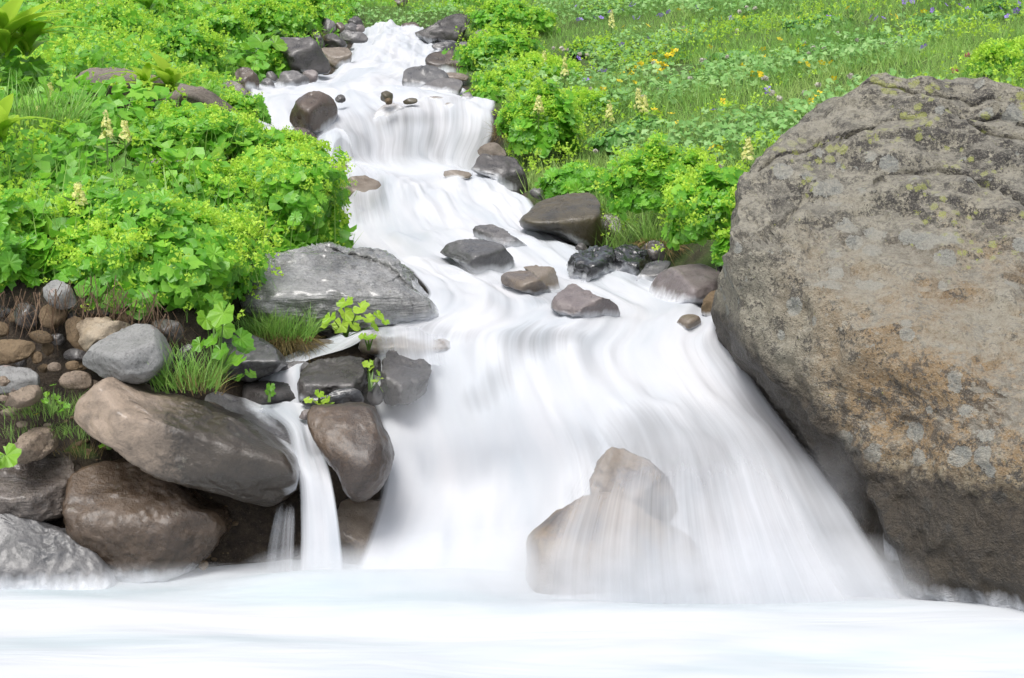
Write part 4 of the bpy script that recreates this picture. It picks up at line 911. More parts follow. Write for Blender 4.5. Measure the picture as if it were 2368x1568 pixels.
M['creamf'] = plain_mat('cream_petal', (.85, .83, .42), .6, .5, (.72, .74, .25))
M['pinkf'] = plain_mat('pink_petal', (.62, .10, .22), .6, .3)

MANTLE_H = tpl_mantle(9, 2); MANTLE_L = tpl_mantle(7, 1, .12); FROTH = [tpl_froth(9, .020, .0065, k) for k in range(4)]; FROTH_S = [tpl_froth(5, .02, .0085, 9 + k) for k in range(3)]
BLADE = [tpl_blade(1, .014, .25), tpl_blade(1, .018, .5), tpl_blade(1, .012, .1)]
OVATE = tpl_ovate(1, .33, .2, 3); 
mantle_me = [mesh_np('leaf', *tpl_mantle(9, 2, c)[:2], False, M['leafo']) for c in (.10, .18, .26)]
for m_ in mantle_me: attr(m_, 'rad', MANTLE_H[2])

def hero_leaf(mesh, parent, base, P, X, Y, Z, s, name='leaf'):
    o = bpy.data.objects.new(name, mesh); scene.collection.objects.link(o); o.parent = parent
    mt = Matrix(((X[0] * s, Y[0] * s, Z[0] * s, P[0] - base[0]), (X[1] * s, Y[1] * s, Z[1] * s, P[1] - base[1]), (X[2] * s, Y[2] * s, Z[2] * s, P[2] - base[2]), (0, 0, 0, 1)))
    o.matrix_local = mt
    return o
def clump(px, py, rx, ry, Y, label, hero=40, fill=900, froth=500, leaf=.07, top_froth=True, seed=0, name='leafy_bush', cat='bush', group='lady\'s mantle bushes along the stream', depth=None, mat='leafm', small=False, low=-.55):
    """mound of round scalloped leaves under a froth of lime blossom"""
    g = np.random.default_rng(1000 + seed); m = Y / F
    C = U(px, py, Y); a, b = rx * m, ry * m; c = depth or a * .8
    base = C - np.array([0, 0, b]); 
    root = link(name, None, None, tuple(base)); root.empty_display_size = .05; tag(root, label, cat, group)
    leaf *= .84; fill = int(fill * 1.4)
    def shell(n, lo, hi, front=False):
        D = g.normal(size=(n * 3, 3)); D /= np.linalg.norm(D, axis=1)[:, None]
        D = D[(D[:, 2] > low) & (D[:, 1] < .75)]
        if front: D = D[(D[:, 1] < .1)]
        D = D[:n]; 
        bump_ = 1 + .30 * fbm(D * 2.0 + seed, 4, seed, .6) + (g.random(len(D)) < .07) * g.uniform(.05, .25, len(D))
        r = g.uniform(lo, hi, len(D)) * bump_
        return C + D * r[:, None] * np.array([a, c, b]), D
    P1, D1 = shell(fill, .55, 1.0)
    N1 = D1 * .8 + np.array([0, -.15, .55]) + g.normal(size=D1.shape) * .35
    foliage_obj('foliage', [scatter(MANTLE_L if small else MANTLE_H if fill < 2200 else MANTLE_L, P1, N1, g.uniform(.6, 1.25, len(P1)) * leaf, g=g)], mat, root, base, 'stuff')
    if hero:
        P2, D2 = shell(hero, .90, 1.06, True); N2 = D2 * .9 + np.array([0, -.35, .35]) + g.normal(size=D2.shape) * .22
        X, Y_, Z = frames(N2, g.normal(size=len(P2)) * .6)
        for k in range(len(P2)): hero_leaf(mantle_me[k % 3], root, base, P2[k], X[k], Y_[k], Z[k], leaf * g.uniform(.85, 1.35))
    if froth:
        P3, D3 = shell(froth, .98, 1.14)
        keep = (fbm(D3 * 2.7, 3, seed + 40) > -.25) & (D3[:, 2] > g.uniform(-.1, .6, len(D3))); keep |= g.random(len(D3)) < .12
        P3, D3 = P3[keep], D3[keep]
        tp = FROTH_S if small else FROTH
        idx = g.integers(0, len(tp), len(P3))
        parts = [scatter(tp[k], P3[idx == k], D3[idx == k] * .4 + np.array([0, 0, 1.]) + g.normal(size=D3[idx == k].shape) * .2, g.uniform(.8, 1.6, (idx == k).sum()), g=g) for k in range(len(tp))]
        st = scatter(tpl_blade(1, .02, .1, 2), P3 - np.array([0, 0, .05]), np.tile([0, 0, 1.], (len(P3), 1)) + g.normal(size=P3.shape) * .2, np.full(len(P3), .055), g=g)
        foliage_obj('blossom', parts, 'froth', root, base, 'stuff'); foliage_obj('stalks', [st], 'grass', root, base, 'stuff')
    return root

CL = clump
CL(350,605,225,135,5.92,'large bush of scalloped leaves hanging over the earth bank', 230, 4000, 2500, .072, seed=1, depth=.38)
CL(40,580,95,120,5.85,'leafy bush at the left edge over the brown stones', 70, 1200, 500, .085, seed=2, depth=.3)
CL(655,460,125,110,7.1,'bush of round leaves leaning over the stream above the silvery boulder', 110, 2200, 1100, .078, seed=3, depth=.4)
CL(470,470,150,80,6.9,'broad lime-flowered bush behind the largest one', 40, 1600, 1100, .072, seed=4)
CL(200,490,130,60,6.6,'low flowering clump on the left slope behind the largest bush', 30, 1000, 700, .072, seed=5)
CL(450,320,150,62,7.9,'dark-bottomed bush right of the two cream flower spikes', 50, 1500, 800, .07, seed=6)
CL(650,360,90,45,8.2,'low bush at the left stream edge beside the brown boulder', 25, 900, 500, .07, seed=7)
CL(560,260,55,30,9.2,'small leafy clump at the water edge right of the mossy rock', 20, 400, 120, .07, seed=8)
CL(430,130,85,62,11.6,'rounded bush on the left slope above the mossy rock', 0, 1500, 900, .075, seed=9, small=True)
CL(630,45,85,42,13.6,'rounded bush on the left bank behind the dark boulder', 0, 1500, 900, .075, seed=10, small=True)
CL(520,75,60,40,12.8,'small bush between the two rounded bushes of the left slope', 0, 800, 500, .075, seed=11, small=True)
CL(636,145,38,36,12.2,'dark green bush hugging the left side of the dark boulder', 0, 700, 60, .07, seed=12, small=True)
CL(715,35,30,55,14.5,'dark leafy hummock overhanging the highest stones', 0, 800, 150, .07, seed=13, small=True)
CL(90,190,120,50,9.6,'flowering bush near the left edge above the mossy rock', 0, 1200, 700, .072, seed=14, small=True)
CL(220,70,110,50,12.2,'lime-flowered bush near the top left corner', 0, 1200, 800, .075, seed=15, small=True)
CL(350,30,90,45,14.0,'lime-flowered bush at the top of the left slope', 0, 1000, 600, .075, seed=16, small=True)
CL(1515,432,92,82,7.3,'bright round bush behind the olive boulder', 80, 1500, 700, .07, seed=17)
CL(1640,505,92,104,6.65,'bright bush beside the huge boulder', 90, 1700, 1000, .066, seed=18, depth=.22)
CL(1680,585,28,40,6.3,'small sprig bush against the left edge of the huge boulder', 20, 220, 100, .055, seed=19)
CL(1335,430,72,42,8.3,'low bush of flat round leaves with few flowers above the olive boulder', 50, 600, 60, .085, seed=20)
CL(1245,300,80,80,9.4,'bush hanging over the right end of the middle fall', 60, 1600, 900, .078, seed=21)
CL(1170,225,70,55,10.6,'bush on the right bank beside the pale midstream rocks', 20, 1200, 600, .075, seed=22, small=True)
CL(1160,130,85,55,12.2,'lime-flowered bush on the right bank of the upper stream', 0, 1400, 1000, .075, seed=23, small=True)
CL(1260,190,80,50,11.4,'flowering bush on the slope above the right bank', 0, 1100, 900, .075, seed=24, small=True)
CL(1180,50,90,40,14.6,'flowering bush behind the angular dark rock', 0, 1200, 900, .08, seed=25, small=True)
CL(1330,270,70,45,10.2,'yellow-green clump uphill from the middle fall', 0, 900, 700, .07, seed=26, small=True)
CL(2320,150,75,42,8.9,'bush with bright yellow blossom behind the top of the huge boulder', 20, 700, 900, .07, seed=27)
CL(800,22,50,20,18.5,'far bush left above the stream head', 0, 600, 300, .08, seed=28, small=True)
CL(900,25,60,22,18.8,'far bush right above the stream head', 0, 600, 350, .08, seed=29, small=True)
CL(1010,40,60,22,17.6,'far bush behind the wet brown stone of the stream head', 0, 700, 400, .08, seed=30, small=True)
CL(1080,20,50,25,18,'far bush beneath the picture top right of the stream head', 0, 600, 300, .08, seed=31, small=True)

for k_, (cx_, cy_, rx_, ry_, Y_, fr_, lb_) in enumerate([(1480,165,60,22,12,150,'low herb clump left of the yellow flower patch on the right slope'),(1570,150,55,24,12,120,'low herb clump behind the yellow flower patch'),
  (1620,200,60,26,11,80,'dull green herb clump right of the dark gap'),(1740,75,70,28,13,260,'herb clump high on the right slope with pale blossom'),(1890,70,85,34,12.4,40,'dark green geranium clump at the top right'),
  (2020,110,85,34,11.4,40,'dark green geranium clump above the huge boulder'),(2160,70,80,34,12,30,'dark geranium clump at the top right with violet flowers'),(2310,50,60,40,11.5,30,'dark geranium clump in the top right corner'),
  (1850,140,55,24,11.2,220,'pale blossoming herb clump above the huge boulder'),(2180,150,60,26,10.2,240,'pale blossoming herb clump behind the top of the huge boulder'),(1440,330,70,36,9.3,40,'dark shrub under the lone cream spike'),
  (1500,300,60,30,9.6,40,'dark shrub under the pair of cream spikes'),(1420,240,70,26,10.6,200,'herb clump uphill from the cream spikes'),(1700,140,60,20,11.4,60,'low herb clump in the middle of the right slope'),
  (1380,120,60,26,13,350,'lime blossoming clump in the upper middle of the slope'),(1960,30,60,20,13.4,30,'far dark geranium clump at the picture top right'),(1400,40,60,22,15.5,200,'far blossoming clump at the top of the right slope')]):
    CL(cx_, cy_, rx_, ry_, Y_, lb_, 0, 620, fr_, .062, seed=60 + k_, small=True, mat='herbm', name='herb_clump', cat='herb clump', group='herb clumps on the right slope')
# ---- ground cover and meadow
EXC = [(-2.5, -1.45, 8.2, 9.5), (-2.4, -2.1, 6.8, 7.4), (-1.85, -1.05, 6.85, 7.6), (.1, .6, 12, 13.2), (.98, 1.3, 11.0, 11.7), (.45, 1.15, 6.6, 7.35)]
def region(n, test, ymin=5.3, ymax=24, g=rng, power=.35, exc=True):
    """random ground points, denser near the camera, inside the view with a margin"""
    out = []
    tot = 0
    while tot < n:
        y = ymin + (ymax - ymin) * g.random(n * 2) ** (1 + power); x = g.uniform(-.42, .42, n * 2) * (y + 1)
        z = ground_z(x, y); P = np.c_[x, y, z]; px, py = project(P)
        k = (px > -350) & (px < 2750) & (py > -160) & (py < 1700) & test(x, y, px, py)
        for (x0, x1, y0, y1) in EXC: k &= ~((x > x0) & (x < x1) & (y > y0) & (y < y1))
        out.append(P[k]); tot += k.sum()
        if len(out) > 60: break
    return np.vstack(out)[:n]
def left(x, y, px, py): return (x < xl(y) - .10) & (y > 5.65) & ~((py > 620) & (px > 520))
def far(x, y, px, py): return (y > 16.6)
def right(x, y, px, py): return (x > xr(y) + .08) & (y > 6.6) | (y > 16.15)
def pert(P, s): return np.tile([0, 0, 1.], (len(P), 1)) + rng.normal(size=P.shape) * s
def pn(P, f, seed): return fbm(np.c_[P[:, :2] * f, P[:, 0] * 0], 3, seed)

PL = region(22000, left); h = rng.uniform(.02, .20, len(PL)) * (1 + .5 * pn(PL, 2.0, 50))
PL2 = PL + np.c_[h * 0, h * 0, h]
foliage_obj('undergrowth', [scatter(MANTLE_L, PL2, pert(PL, .5) + np.array([0, -.5, 0]), rng.uniform(.05, .10, len(PL)))], 'leafm', None, np.zeros(3))
tag(bpy.context.scene.objects['undergrowth'], 'carpet of small round leaves covering the left bank', 'undergrowth', kind='stuff')
PB = region(13000, left); PB = PB[pn(PB, 1.3, 52) > -.35]
hb = .17 + .10 * pn(PB, 2.0, 50) + rng.uniform(-.03, .06, len(PB))
ix = rng.integers(0, 3, len(PB)); PB2 = PB + np.c_[hb * 0, hb * 0, hb]
o = foliage_obj('lime_blossoms', [scatter(FROTH_S[k], PB2[ix == k], pert(PB2[ix == k], .2), rng.uniform(.9, 1.7, (ix == k).sum())) for k in range(3)] , 'froth')
tag(o, 'haze of tiny lime blossoms over the left bank', 'blossoms', kind='stuff')
PG = region(9000, lambda x, y, px, py: left(x, y, px, py), ymax=20)
o = foliage_obj('bank_grass', [scatter(BLADE[k % 3], PG[k::3], pert(PG[k::3], .28), rng.uniform(.14, .30, len(PG[k::3]))) for k in range(3)], 'grass')
tag(o, 'grass blades growing through the leaves of the left bank', 'grass', kind='stuff')

PR = region(120000, right, ymin=6.6, ymax=23)
dens = pn(PR, .9, 60)
hgt = rng.uniform(.06, .17, len(PR)) * (1 + .35 * pn(PR, 1.4, 61)) 
o = foliage_obj('meadow_grass', [scatter(BLADE[k], PR[k::3], pert(PR[k::3], .38), hgt[k::3], tint=np.clip(.5 + .45 * pn(PR[k::3], .8, 62) + rng.normal(size=len(PR[k::3])) * .22, 0, 1)) for k in range(3)], 'grass')
tag(o, 'short meadow grass covering the right slope', 'grass', kind='stuff')
PH = region(60000, right, ymin=6.6, ymax=23); PH = PH[pn(PH, .95, 70) > .08][:24000]
hh = rng.uniform(.02, .16, len(PH)); 
o = foliage_obj('meadow_herbs', [scatter(MANTLE_L, PH + np.c_[hh * 0, hh * 0, hh], pert(PH, .45) + np.array([0, -.35, 0]), rng.uniform(.025, .055, len(PH)))], 'herb')
tag(o, 'patches of dull green herb leaves on the right slope', 'herbs', kind='stuff')
PF = region(40000, right, ymin=6.6, ymax=23); PF = PF[pn(PF, 1.1, 80) > .32][:6500]
hh = rng.uniform(.10, .2, len(PF)); ix = rng.integers(0, 3, len(PF)); PF = PF + np.c_[hh * 0, hh * 0, hh]
o = foliage_obj('meadow_blossoms', [scatter(FROTH_S[k], PF[ix == k], pert(PF[ix == k], .2), rng.uniform(.7, 1.3, (ix == k).sum())) for k in range(3)], 'froth')
tag(o, 'haze of tiny yellow-green blossoms on the right slope', 'blossoms', kind='stuff')

# ---- tufts of grass
def tuft(px, py, Y, w, n, h, label, mats=('grass',), seed=0, name='grass_tuft', droop=.5, out=.5):
    g = np.random.default_rng(500 + seed); C = U(px, py, Y); root = link(name, None, None, tuple(C)); root.empty_display_size = .05
    tag(root, label, 'grass tuft', 'grass tufts by the water')
    for i, mt in enumerate(mats):
        P = C + np.c_[g.uniform(-w, w, n), g.uniform(-.5 * w, .5 * w, n), g.uniform(-.01, .02, n)]
        N = np.c_[(P[:, 0] - C[0]) / w * out, g.normal(size=n) * .25 - .15, np.ones(n)] + g.normal(size=(n, 3)) * .18
        foliage_obj('blades' if i == 0 else 'dry_blades', [scatter(tpl_blade(1, .014, droop, 4), P, N * (np.array([1, 1, 1.]) if i == 0 else np.array([1.2, 1.4, -.2])) + (0 if i == 0 else 1) * np.array([0, -.3, -.1]), g.uniform(.6, 1, n) * h * (1 if i == 0 else .8), g=g)], mt, root, C, 'stuff')
    return root
tuft(650,785,5.92,.12,420,.14,'green and straw coloured grass tuft in front of the silvery boulder',('grass','straw'),1)
tuft(600,775,5.9,.08,160,.10,'smaller straw-based tuft left of the big grass tuft',('grass','straw'),2)
tuft(430,900,5.25,.11,260,.17,'fresh green grass tuft beside the big speckled stone',('grass',),3)
tuft(130,960,5.25,.16,330,.09,'light green grass patch on the earth ledge',('grass',),4)
tuft(60,1010,5.2,.15,160,.06,'short grass at the left edge of the ledge',('grass',),5)
tuft(200,1010,5.2,.08,110,.07,'grass beside the tan end of the long boulder',('grass',),6)
tuft(1525,560,7.15,.08,160,.17,'thin grass tuft with red-brown roots under the round bush',('grass','straw'),7)
tuft(1390,500,7.9,.06,140,.14,'grass tuft standing right above the olive boulder',('grass','straw'),8)
tuft(470,905,5.22,.07,90,.10,'dry grass on top of the long boulder',('straw',),9)
tuft(185,1055,5.2,.08,80,.06,'sparse dry grass on the earth below the ledge',('straw',),10)
tuft(1170,310,9.45,.07,130,.12,'brown dry tuft at the right end of the middle fall',('straw','straw'),11)
tuft(725,90,13.65,.09,90,.10,'brown grass hanging between the dark stones at the stream head',('straw','straw'),12)
tuft(60,340,7.2,.2,300,.35,'tall bent grass at the left edge of the slope',('grass',),13)

# ---- gravel on the earth ledge
g = np.random.default_rng(31); n = 420
gx = g.uniform(-2.2, -.95, n); gy = g.uniform(5.02, 5.5, n); GP = np.c_[gx, gy, ground_z(gx, gy)]
V4, F4 = ico(1)
for mt_, nm, lb in (('ochre', 'gravel', 'small brown gravel lying on the earth ledge'),):
    o = foliage_obj(nm, [scatter((V4 * np.array([1, .8, .6]) * g.uniform(.85, 1.15, (len(V4), 3)), F4, np.ones(len(V4))), GP, pert(GP, .3), g.uniform(.004, .016, n) ** 1.0, g=g)], mt_)
    tag(o, lb, 'gravel', kind='stuff')
# ---- roots hanging under the bank
g = np.random.default_rng(77)
parts = []
for (px, py, Y, w, n) in ((285,700,5.4,.12,110),(60,700,5.42,.2,120),(210,670,5.45,.1,50),(390,740,5.42,.08,40)):
    C = U(px, py, Y); P = C + np.c_[g.uniform(-w, w, n), g.uniform(-.03, .03, n), g.uniform(-.03, .05, n)]
    parts.append(scatter(tpl_blade(1, .012, .3, 4), P, np.tile([0, -.25, -1.], (n, 1)) + g.normal(size=(n, 3)) * .35, g.uniform(.06, .2, n), g=g))
o = foliage_obj('hanging_roots', parts, 'root'); tag(o, 'brown rootlets hanging from the earth bank', 'roots', kind='stuff')

# ---- large-leaved plants
big_tpl = []
def tpl_butter(seed, n=22):
    g = np.random.default_rng(seed); V = [(0, 0, 0)]; 
    for rr in (.55, 1.0):
        for k in range(n):
            a = 2 * math.pi * k / (n - 1) * .90 + .31
            r = rr * (1 - .18 * math.cos(a)) * (1 + ((.10 * (k % 2) + .10 * math.cos(a * 6 + seed)) if rr == 1 else 0))
            V.append((r * math.sin(a), -r * math.cos(a) * 1.0, .14 * rr + (.10 * math.sin(a * 4 + seed) + .09 * (k % 2)) * rr))
    Fc = []
    for k in range(n - 1):
        Fc.append((0, 1 + k, 2 + k)); Fc += [(1 + k, 1 + n + k, 2 + n + k), (1 + k, 2 + n + k, 2 + k)]
    V = np.array(V); V[:, 1] += .3; return V * .5, np.array(Fc), np.r_[0, np.full(n, .5), np.ones(n)]
butter_me = []
for k in range(3):
    tb = tpl_butter(k); m_ = mesh_np('leaf', tb[0], tb[1], False, M['bigleaf']); attr(m_, 'rad', tb[2]); butter_me.append(m_)
    m2 = m_.copy(); m2.materials[0] = M['limeleaf']; butter_me.append(m2)
stem_tpl = tpl_blade(1, .03, .15, 3)
def big_plant(px, py, Y, leaves, label, lime=0, seed=0, cat='plant', name='broad_leaved_plant', spread=1, group='broad-leaved plants'):
    """leaves: (dx, dy in photo units from the foot, size m)"""
    g = np.random.default_rng(900 + seed); C = U(px, py, Y); root = link(name, None, None, tuple(C)); root.empty_display_size = .05
    tag(root, label, cat, group)
    SP = []
    for i, (dx, dy, s) in enumerate(leaves):
        P = U(px + dx, py + dy, Y + g.uniform(-.08, .08) * spread)
        N = np.array([[g.normal() * .5 + dx * .003, -.55 + g.normal() * .3, .8 + g.normal() * .2]])
        X, Y_, Z = frames(N, np.array([g.normal() * .5 + math.pi]))
        hero_leaf(butter_me[(g.integers(0, 3)) * 2 + lime], root, C, P, X[0], Y_[0], Z[0], s * .62)
        d = P - C; L = np.linalg.norm(d) + 1e-6
        V, Fc, rd = stem_tpl; Vn = V.copy(); Vn[:, :2] *= np.array([.006 / .03 / L, 0.]); Vn = np.vstack([Vn]);
        SP.append(scatter((Vn, Fc, rd), C[None], d[None], L, spin=np.array([0.]), g=g))
    foliage_obj('stalks', SP, 'stem', root, C)
    return root
BP = big_plant
BP(800,780,5.82,[(0,-85,.10),(-35,-50,.09),(-5,-60,.10),(30,-70,.10),(-10,-35,.10),(45,-45,.08),(70,-55,.07),(15,-30,.08),(-40,-30,.07),(60,-30,.07),(90,-38,.05),(20,-45,.07)], 'yellow-green leafy sprout in front of the silvery boulder', 1, 1)
BP(852,810,5.75,[(0,-30,.06),(-12,-36,.05),(12,-34,.05)], 'small lime leaf rosette on the tan ledge', 1, 2)
BP(855,905,5.6,[(-5,-65,.05),(8,-55,.05),(18,-45,.04),(15,-25,.05),(25,-30,.04),(20,-5,.04),(-2,-68,.05)], 'thin lime sprout left of the black angular block', 1, 3)
BP(738,935,5.48,[(-22,-12,.05),(0,-28,.055),(-8,-5,.05),(18,-15,.06),(25,-10,.045)], 'tiny lime sprout on the rough black stone', 1, 4)
BP(622,930,5.5,[(0,-25,.06),(3,-40,.05)], 'single hanging leaf in front of the little cascade', 0, 5)
BP(500,880,5.3,[(-10,-190,.13),(20,-165,.15),(-25,-150,.12),(10,-130,.12),(40,-90,.10),(65,-80,.10),(30,-60,.11),(60,-50,.09),(75,-20,.07),(50,-100,.11),(-5,-100,.1),(60,-10,.06),(10,-75,.10),(-35,-90,.09),(20,-30,.08)], 'trailing plant with big jagged leaves hanging over the slick grey rock', 0, 6)
BP(290,480,6.35,[(-40,-30,.20),(10,-50,.18),(0,-15,.17),(-70,-60,.15),(50,-70,.14),(-20,-70,.16)], 'cluster of wide umbrella-like leaves in the middle of the left slope', 0, 7)
BP(60,420,6.5,[(-30,0,.22),(10,-20,.20),(40,10,.18),(-20,30,.2),(60,-10,.16)], 'cluster of wide leaves at the left edge of the slope', 0, 8)
BP(660,400,7.6,[(-20,-20,.2),(-5,-35,.18),(40,0,.2),(15,-10,.15),(-40,-40,.14)], 'pair of wide leaves among the low bush by the stream', 0, 9)
BP(520,350,7.4,[(0,-10,.2),(-30,5,.15)], 'single wide leaf above the dark hollow', 0, 10)
BP(560,420,7.1,[(-30,0,.2),(0,-10,.18),(30,5,.16),(-50,10,.17),(60,-5,.13),(-10,12,.16)], 'row of wide pale leaves behind the round-leaved bush', 0, 11)
BP(600,125,12,[(-40,-10,.25),(-15,-20,.25),(10,-30,.28),(-60,0,.22),(30,-28,.25),(-30,15,.22),(0,10,.22),(-55,20,.2)], 'wide-leaved plant with yellowing leaves below the rounded bush', 0, 12)
BP(1165,95,13.6,[(-20,-2,.3),(0,-5,.3),(25,0,.3)], 'wide flat leaves on the right bank of the upper stream', 0, 13)
BP(1105,215,10.6,[(-20,-5,.15),(0,0,.18),(15,8,.15),(-25,8,.13),(8,-25,.14),(-5,-40,.14)], 'dark wide-leaved plant beside the flat topped rock', 0, 14)
BP(50,245,8.4,[(430,-5,.0001),(0,0,.12)], 'small wide leaf near the left edge', 0, 15) if False else None
BP(480,215,9.1,[(0,-20,.16),(-20,-8,.13),(12,-10,.12)], 'small bright plant on the right end of the mossy rock', 0, 16)
BP(120,960,5.2,[(-20,-35,.04),(-10,-50,.045),(10,-45,.045),(20,-30,.04),(0,-20,.04),(-25,-60,.035),(5,-70,.035),(25,-15,.04),(35,-25,.035)], 'small leafy sprig with a pale flower head on the ledge', 0, 17)
BP(252,1040,5.1,[(-8,-12,.05),(8,-28,.05),(-8,-40,.045),(10,-50,.04),(0,-70,.045),(14,-10,.04)], 'upright leafy shoot by the tan end of the long boulder', 0, 18)
BP(0,1060,4.75,[(10,-12,.13),(-8,5,.12)], 'bright leaf poking in at the left edge', 0, 19)
BP(1640,530,6.3,[(0,0,.14)], 'single star-shaped leaf on the bush beside the huge boulder', 0, 20)

# ---- pale hellebore-like plants with long leaves
def tpl_long(seed):
    g = np.random.default_rng(seed); V = []; Fc = []; seg, cols = 7, 5
    bend = .35 + .25 * seed
    for k in range(seg + 1):
        t = k / seg; w = .19 * math.sin(math.pi * min(1, t * .88 + .12)) ** .9 * (1 - .3 * t)
        z = 1.0 * t - bend * t * t * .6; y = .35 * t + bend * t * t * .8
        for j in range(cols):
            u = j / (cols - 1) * 2 - 1
            V.append((w * u, y - .18 * w * 0 + abs(u) * w * -.35, z + .015 * (j % 2)))
    for k in range(seg):
        for j in range(cols - 1):
            a = k * cols + j; Fc.append((a, a + 1, a + cols + 1, a + cols))
    return np.array(V), np.array(Fc)
long_me = []
for k in range(3):
    V, Fc = tpl_long(k)
    for mt in ('limeleaf', 'bigleaf'):
        m_ = mesh_np('leaf', V, Fc, True, M[mt]); attr(m_, 'rad', np.ones(len(V))); long_me.append(m_)
def hellebore(px, py, Y, n, size, label, seed, kind=0, lean=.5):
    g = np.random.default_rng(300 + seed); C = U(px, py, Y); root = link('long_leaved_plant', None, None, tuple(C)); root.empty_display_size = .05
    tag(root, label, 'plant', 'long-leaved pale plants on the left slope')
    n = int(n * 1.5)
    for k in range(n):
        az = 2 * math.pi * k / n * 1.7 + g.normal() * .3; hz = size * .35 * (k / n)
        R = Matrix.Rotation(az, 4, 'Z') @ Matrix.Rotation(-lean * (1 - .7 * k / n) - g.random() * .2, 4, 'X')
        o = bpy.data.objects.new('leaf', long_me[(g.integers(0, 3)) * 2 + kind]); scene.collection.objects.link(o); o.parent = root
        o.matrix_local = Matrix.Translation((0, 0, hz)) @ R @ Matrix.Scale(size * g.uniform(.8, 1.3), 4)
    foliage_obj('stem', [scatter(tpl_blade(1, .05, .0, 3), C[None], np.array([[0, 0, 1.]]), size * .8, g=g)], 'stem', root, C)
hellebore(338,212,8.38,9,.17,'pale long-leaved plant sprouting from the left of the mossy rock',1)
hellebore(395,214,8.36,9,.19,'pale long-leaved plant sprouting from the right of the mossy rock',2)
hellebore(5,135,8.2,13,.36,'tall long-leaved plant in the top left corner',3,0,.22)
hellebore(62,130,8.4,11,.27,'second long-leaved plant right of the tall one in the corner',4,0,.25)
hellebore(2,330,6.3,9,.22,'pale long-leaved plant cut by the left edge',5,0,.35)
hellebore(345,22,13.5,6,.22,'far long-leaved plant at the top of the left slope',6,1)

# ---- flowers
def spike(px, py, Y, h, label, k):
    g = np.random.default_rng(60 + k); C = U(px, py, Y); root = link('flower_spike', None, None, tuple(C)); root.empty_display_size = .03
    tag(root, label, 'flower', 'cream flower spikes')
    n = 70; t = g.random(n) ** .9; a = g.random(n) * 7; r = .022 * (1 - t * .75)
    P = C + np.c_[r * np.cos(a), r * np.sin(a), h * .35 + t * h * .65]
    N = np.c_[np.cos(a), np.sin(a), .5 - t * .3]
    foliage_obj('blossom', [scatter(tpl_ovate(1, .35, .3, 2), P, N, .026 * (1.15 - .6 * t), g=g)], 'creamf', root, C)
    foliage_obj('stem', [scatter(tpl_blade(1, .022, .05, 3), C[None] - np.array([0, 0, .06]), np.array([[0, 0, 1.]]), h + .06, g=g), scatter(tpl_ovate(1, .12, .3, 2), np.repeat(C[None], 6, 0) + np.c_[np.zeros(6), np.zeros(6), np.linspace(0, .3 * h, 6)], g.normal(size=(6, 3)) + np.array([0, 0, .8]), .07, g=g)], 'stem', root, C)
SPK = [(248,350,6.9,.14,'cream flower spike on the left slope, left of a close pair'),(290,352,6.9,.11,'cream flower spike on the left slope, right of a close pair'),
 (118,255,8.4,.12,'cream spike near the left edge above the bent grass'),(60,222,9.0,.1,'small cream spike by the left corner plants'),(182,490,6.1,.09,'low cream spike above the largest bush'),
 (97,275,8.0,.09,'faint cream spike left of the mossy rock'),(138,22,13,.15,'cream spike at the top left near the corner plants'),(232,32,13.2,.13,'cream spike at the top of the left slope'),
 (1408,310,9.6,.17,'cream spike standing over the right bank shrubs'),(1475,275,9.9,.16,'taller of two neighbouring cream spikes on the right slope'),(1489,278,9.9,.13,'shorter of two neighbouring cream spikes on the right slope'),
 (1413,80,13.2,.17,'cream spike high on the right slope'),(1728,385,7.6,.11,'cream spike right against the huge boulder'),(1245,275,9.3,.11,'cream spike in the bush over the middle fall'),
 (1305,195,11,.15,'cream spike in the lime clump on the right slope'),(1258,170,11.6,.13,'cream spike behind the right bank bush')]
for k, s_ in enumerate(SPK): spike(s_[0], s_[1], s_[2] - .3, s_[3] * 1.15, s_[4], k)

def flower_mesh(kind):
    g = np.random.default_rng(5)
    if kind == 'clover':
        t = tpl_froth(34, .011, .007, 3); return t[0], t[1]
    V, Fc = [], []; n = 5 if kind != 'daisy' else 9
    for k in range(n):
        a = 2 * math.pi * k / n; w = .5 if n == 5 else .3; i = len(V)
        for (r, s) in ((.1, 0), (.7, -w), (1.05, 0), (.7, w)):
            V.append((r * math.cos(a) - s * math.sin(a) * .8, r * math.sin(a) + s * math.cos(a) * .8, .25 * r))
        Fc += [(i, i + 1, i + 2), (i, i + 2, i + 3)]
    return np.array(V) * .016, np.array(Fc)
FM = {}
for kd, mt in (('purple', 'purple'), ('yellow', 'yellow'), ('clover', 'white'), ('daisy', 'white'), ('pink', 'pinkf')):
    V, Fc = flower_mesh('daisy' if kd == 'daisy' else 'clover' if kd in ('clover', 'pink') else 'f'); FM[kd] = mesh_np('petals', V, Fc, False, M[mt])
V, Fc, rd = tpl_blade(.12, .0018, .01, 2); FM['stem'] = mesh_np('stem', V - np.array([0, 0, .12]), Fc, False, M['stem'])
FD = dict(purple=('small violet five-petalled flower in the meadow grass', 'violet meadow flowers'), yellow=('small yellow buttercup-like flower in the meadow grass', 'yellow meadow flowers'),
          clover=('small whitish clover head in the meadow grass', 'clover heads'), daisy=('white daisy in the dark gap of the right slope', 'white daisies'), pink=('tiny pink flower head behind the huge boulder', 'pink flower heads'))
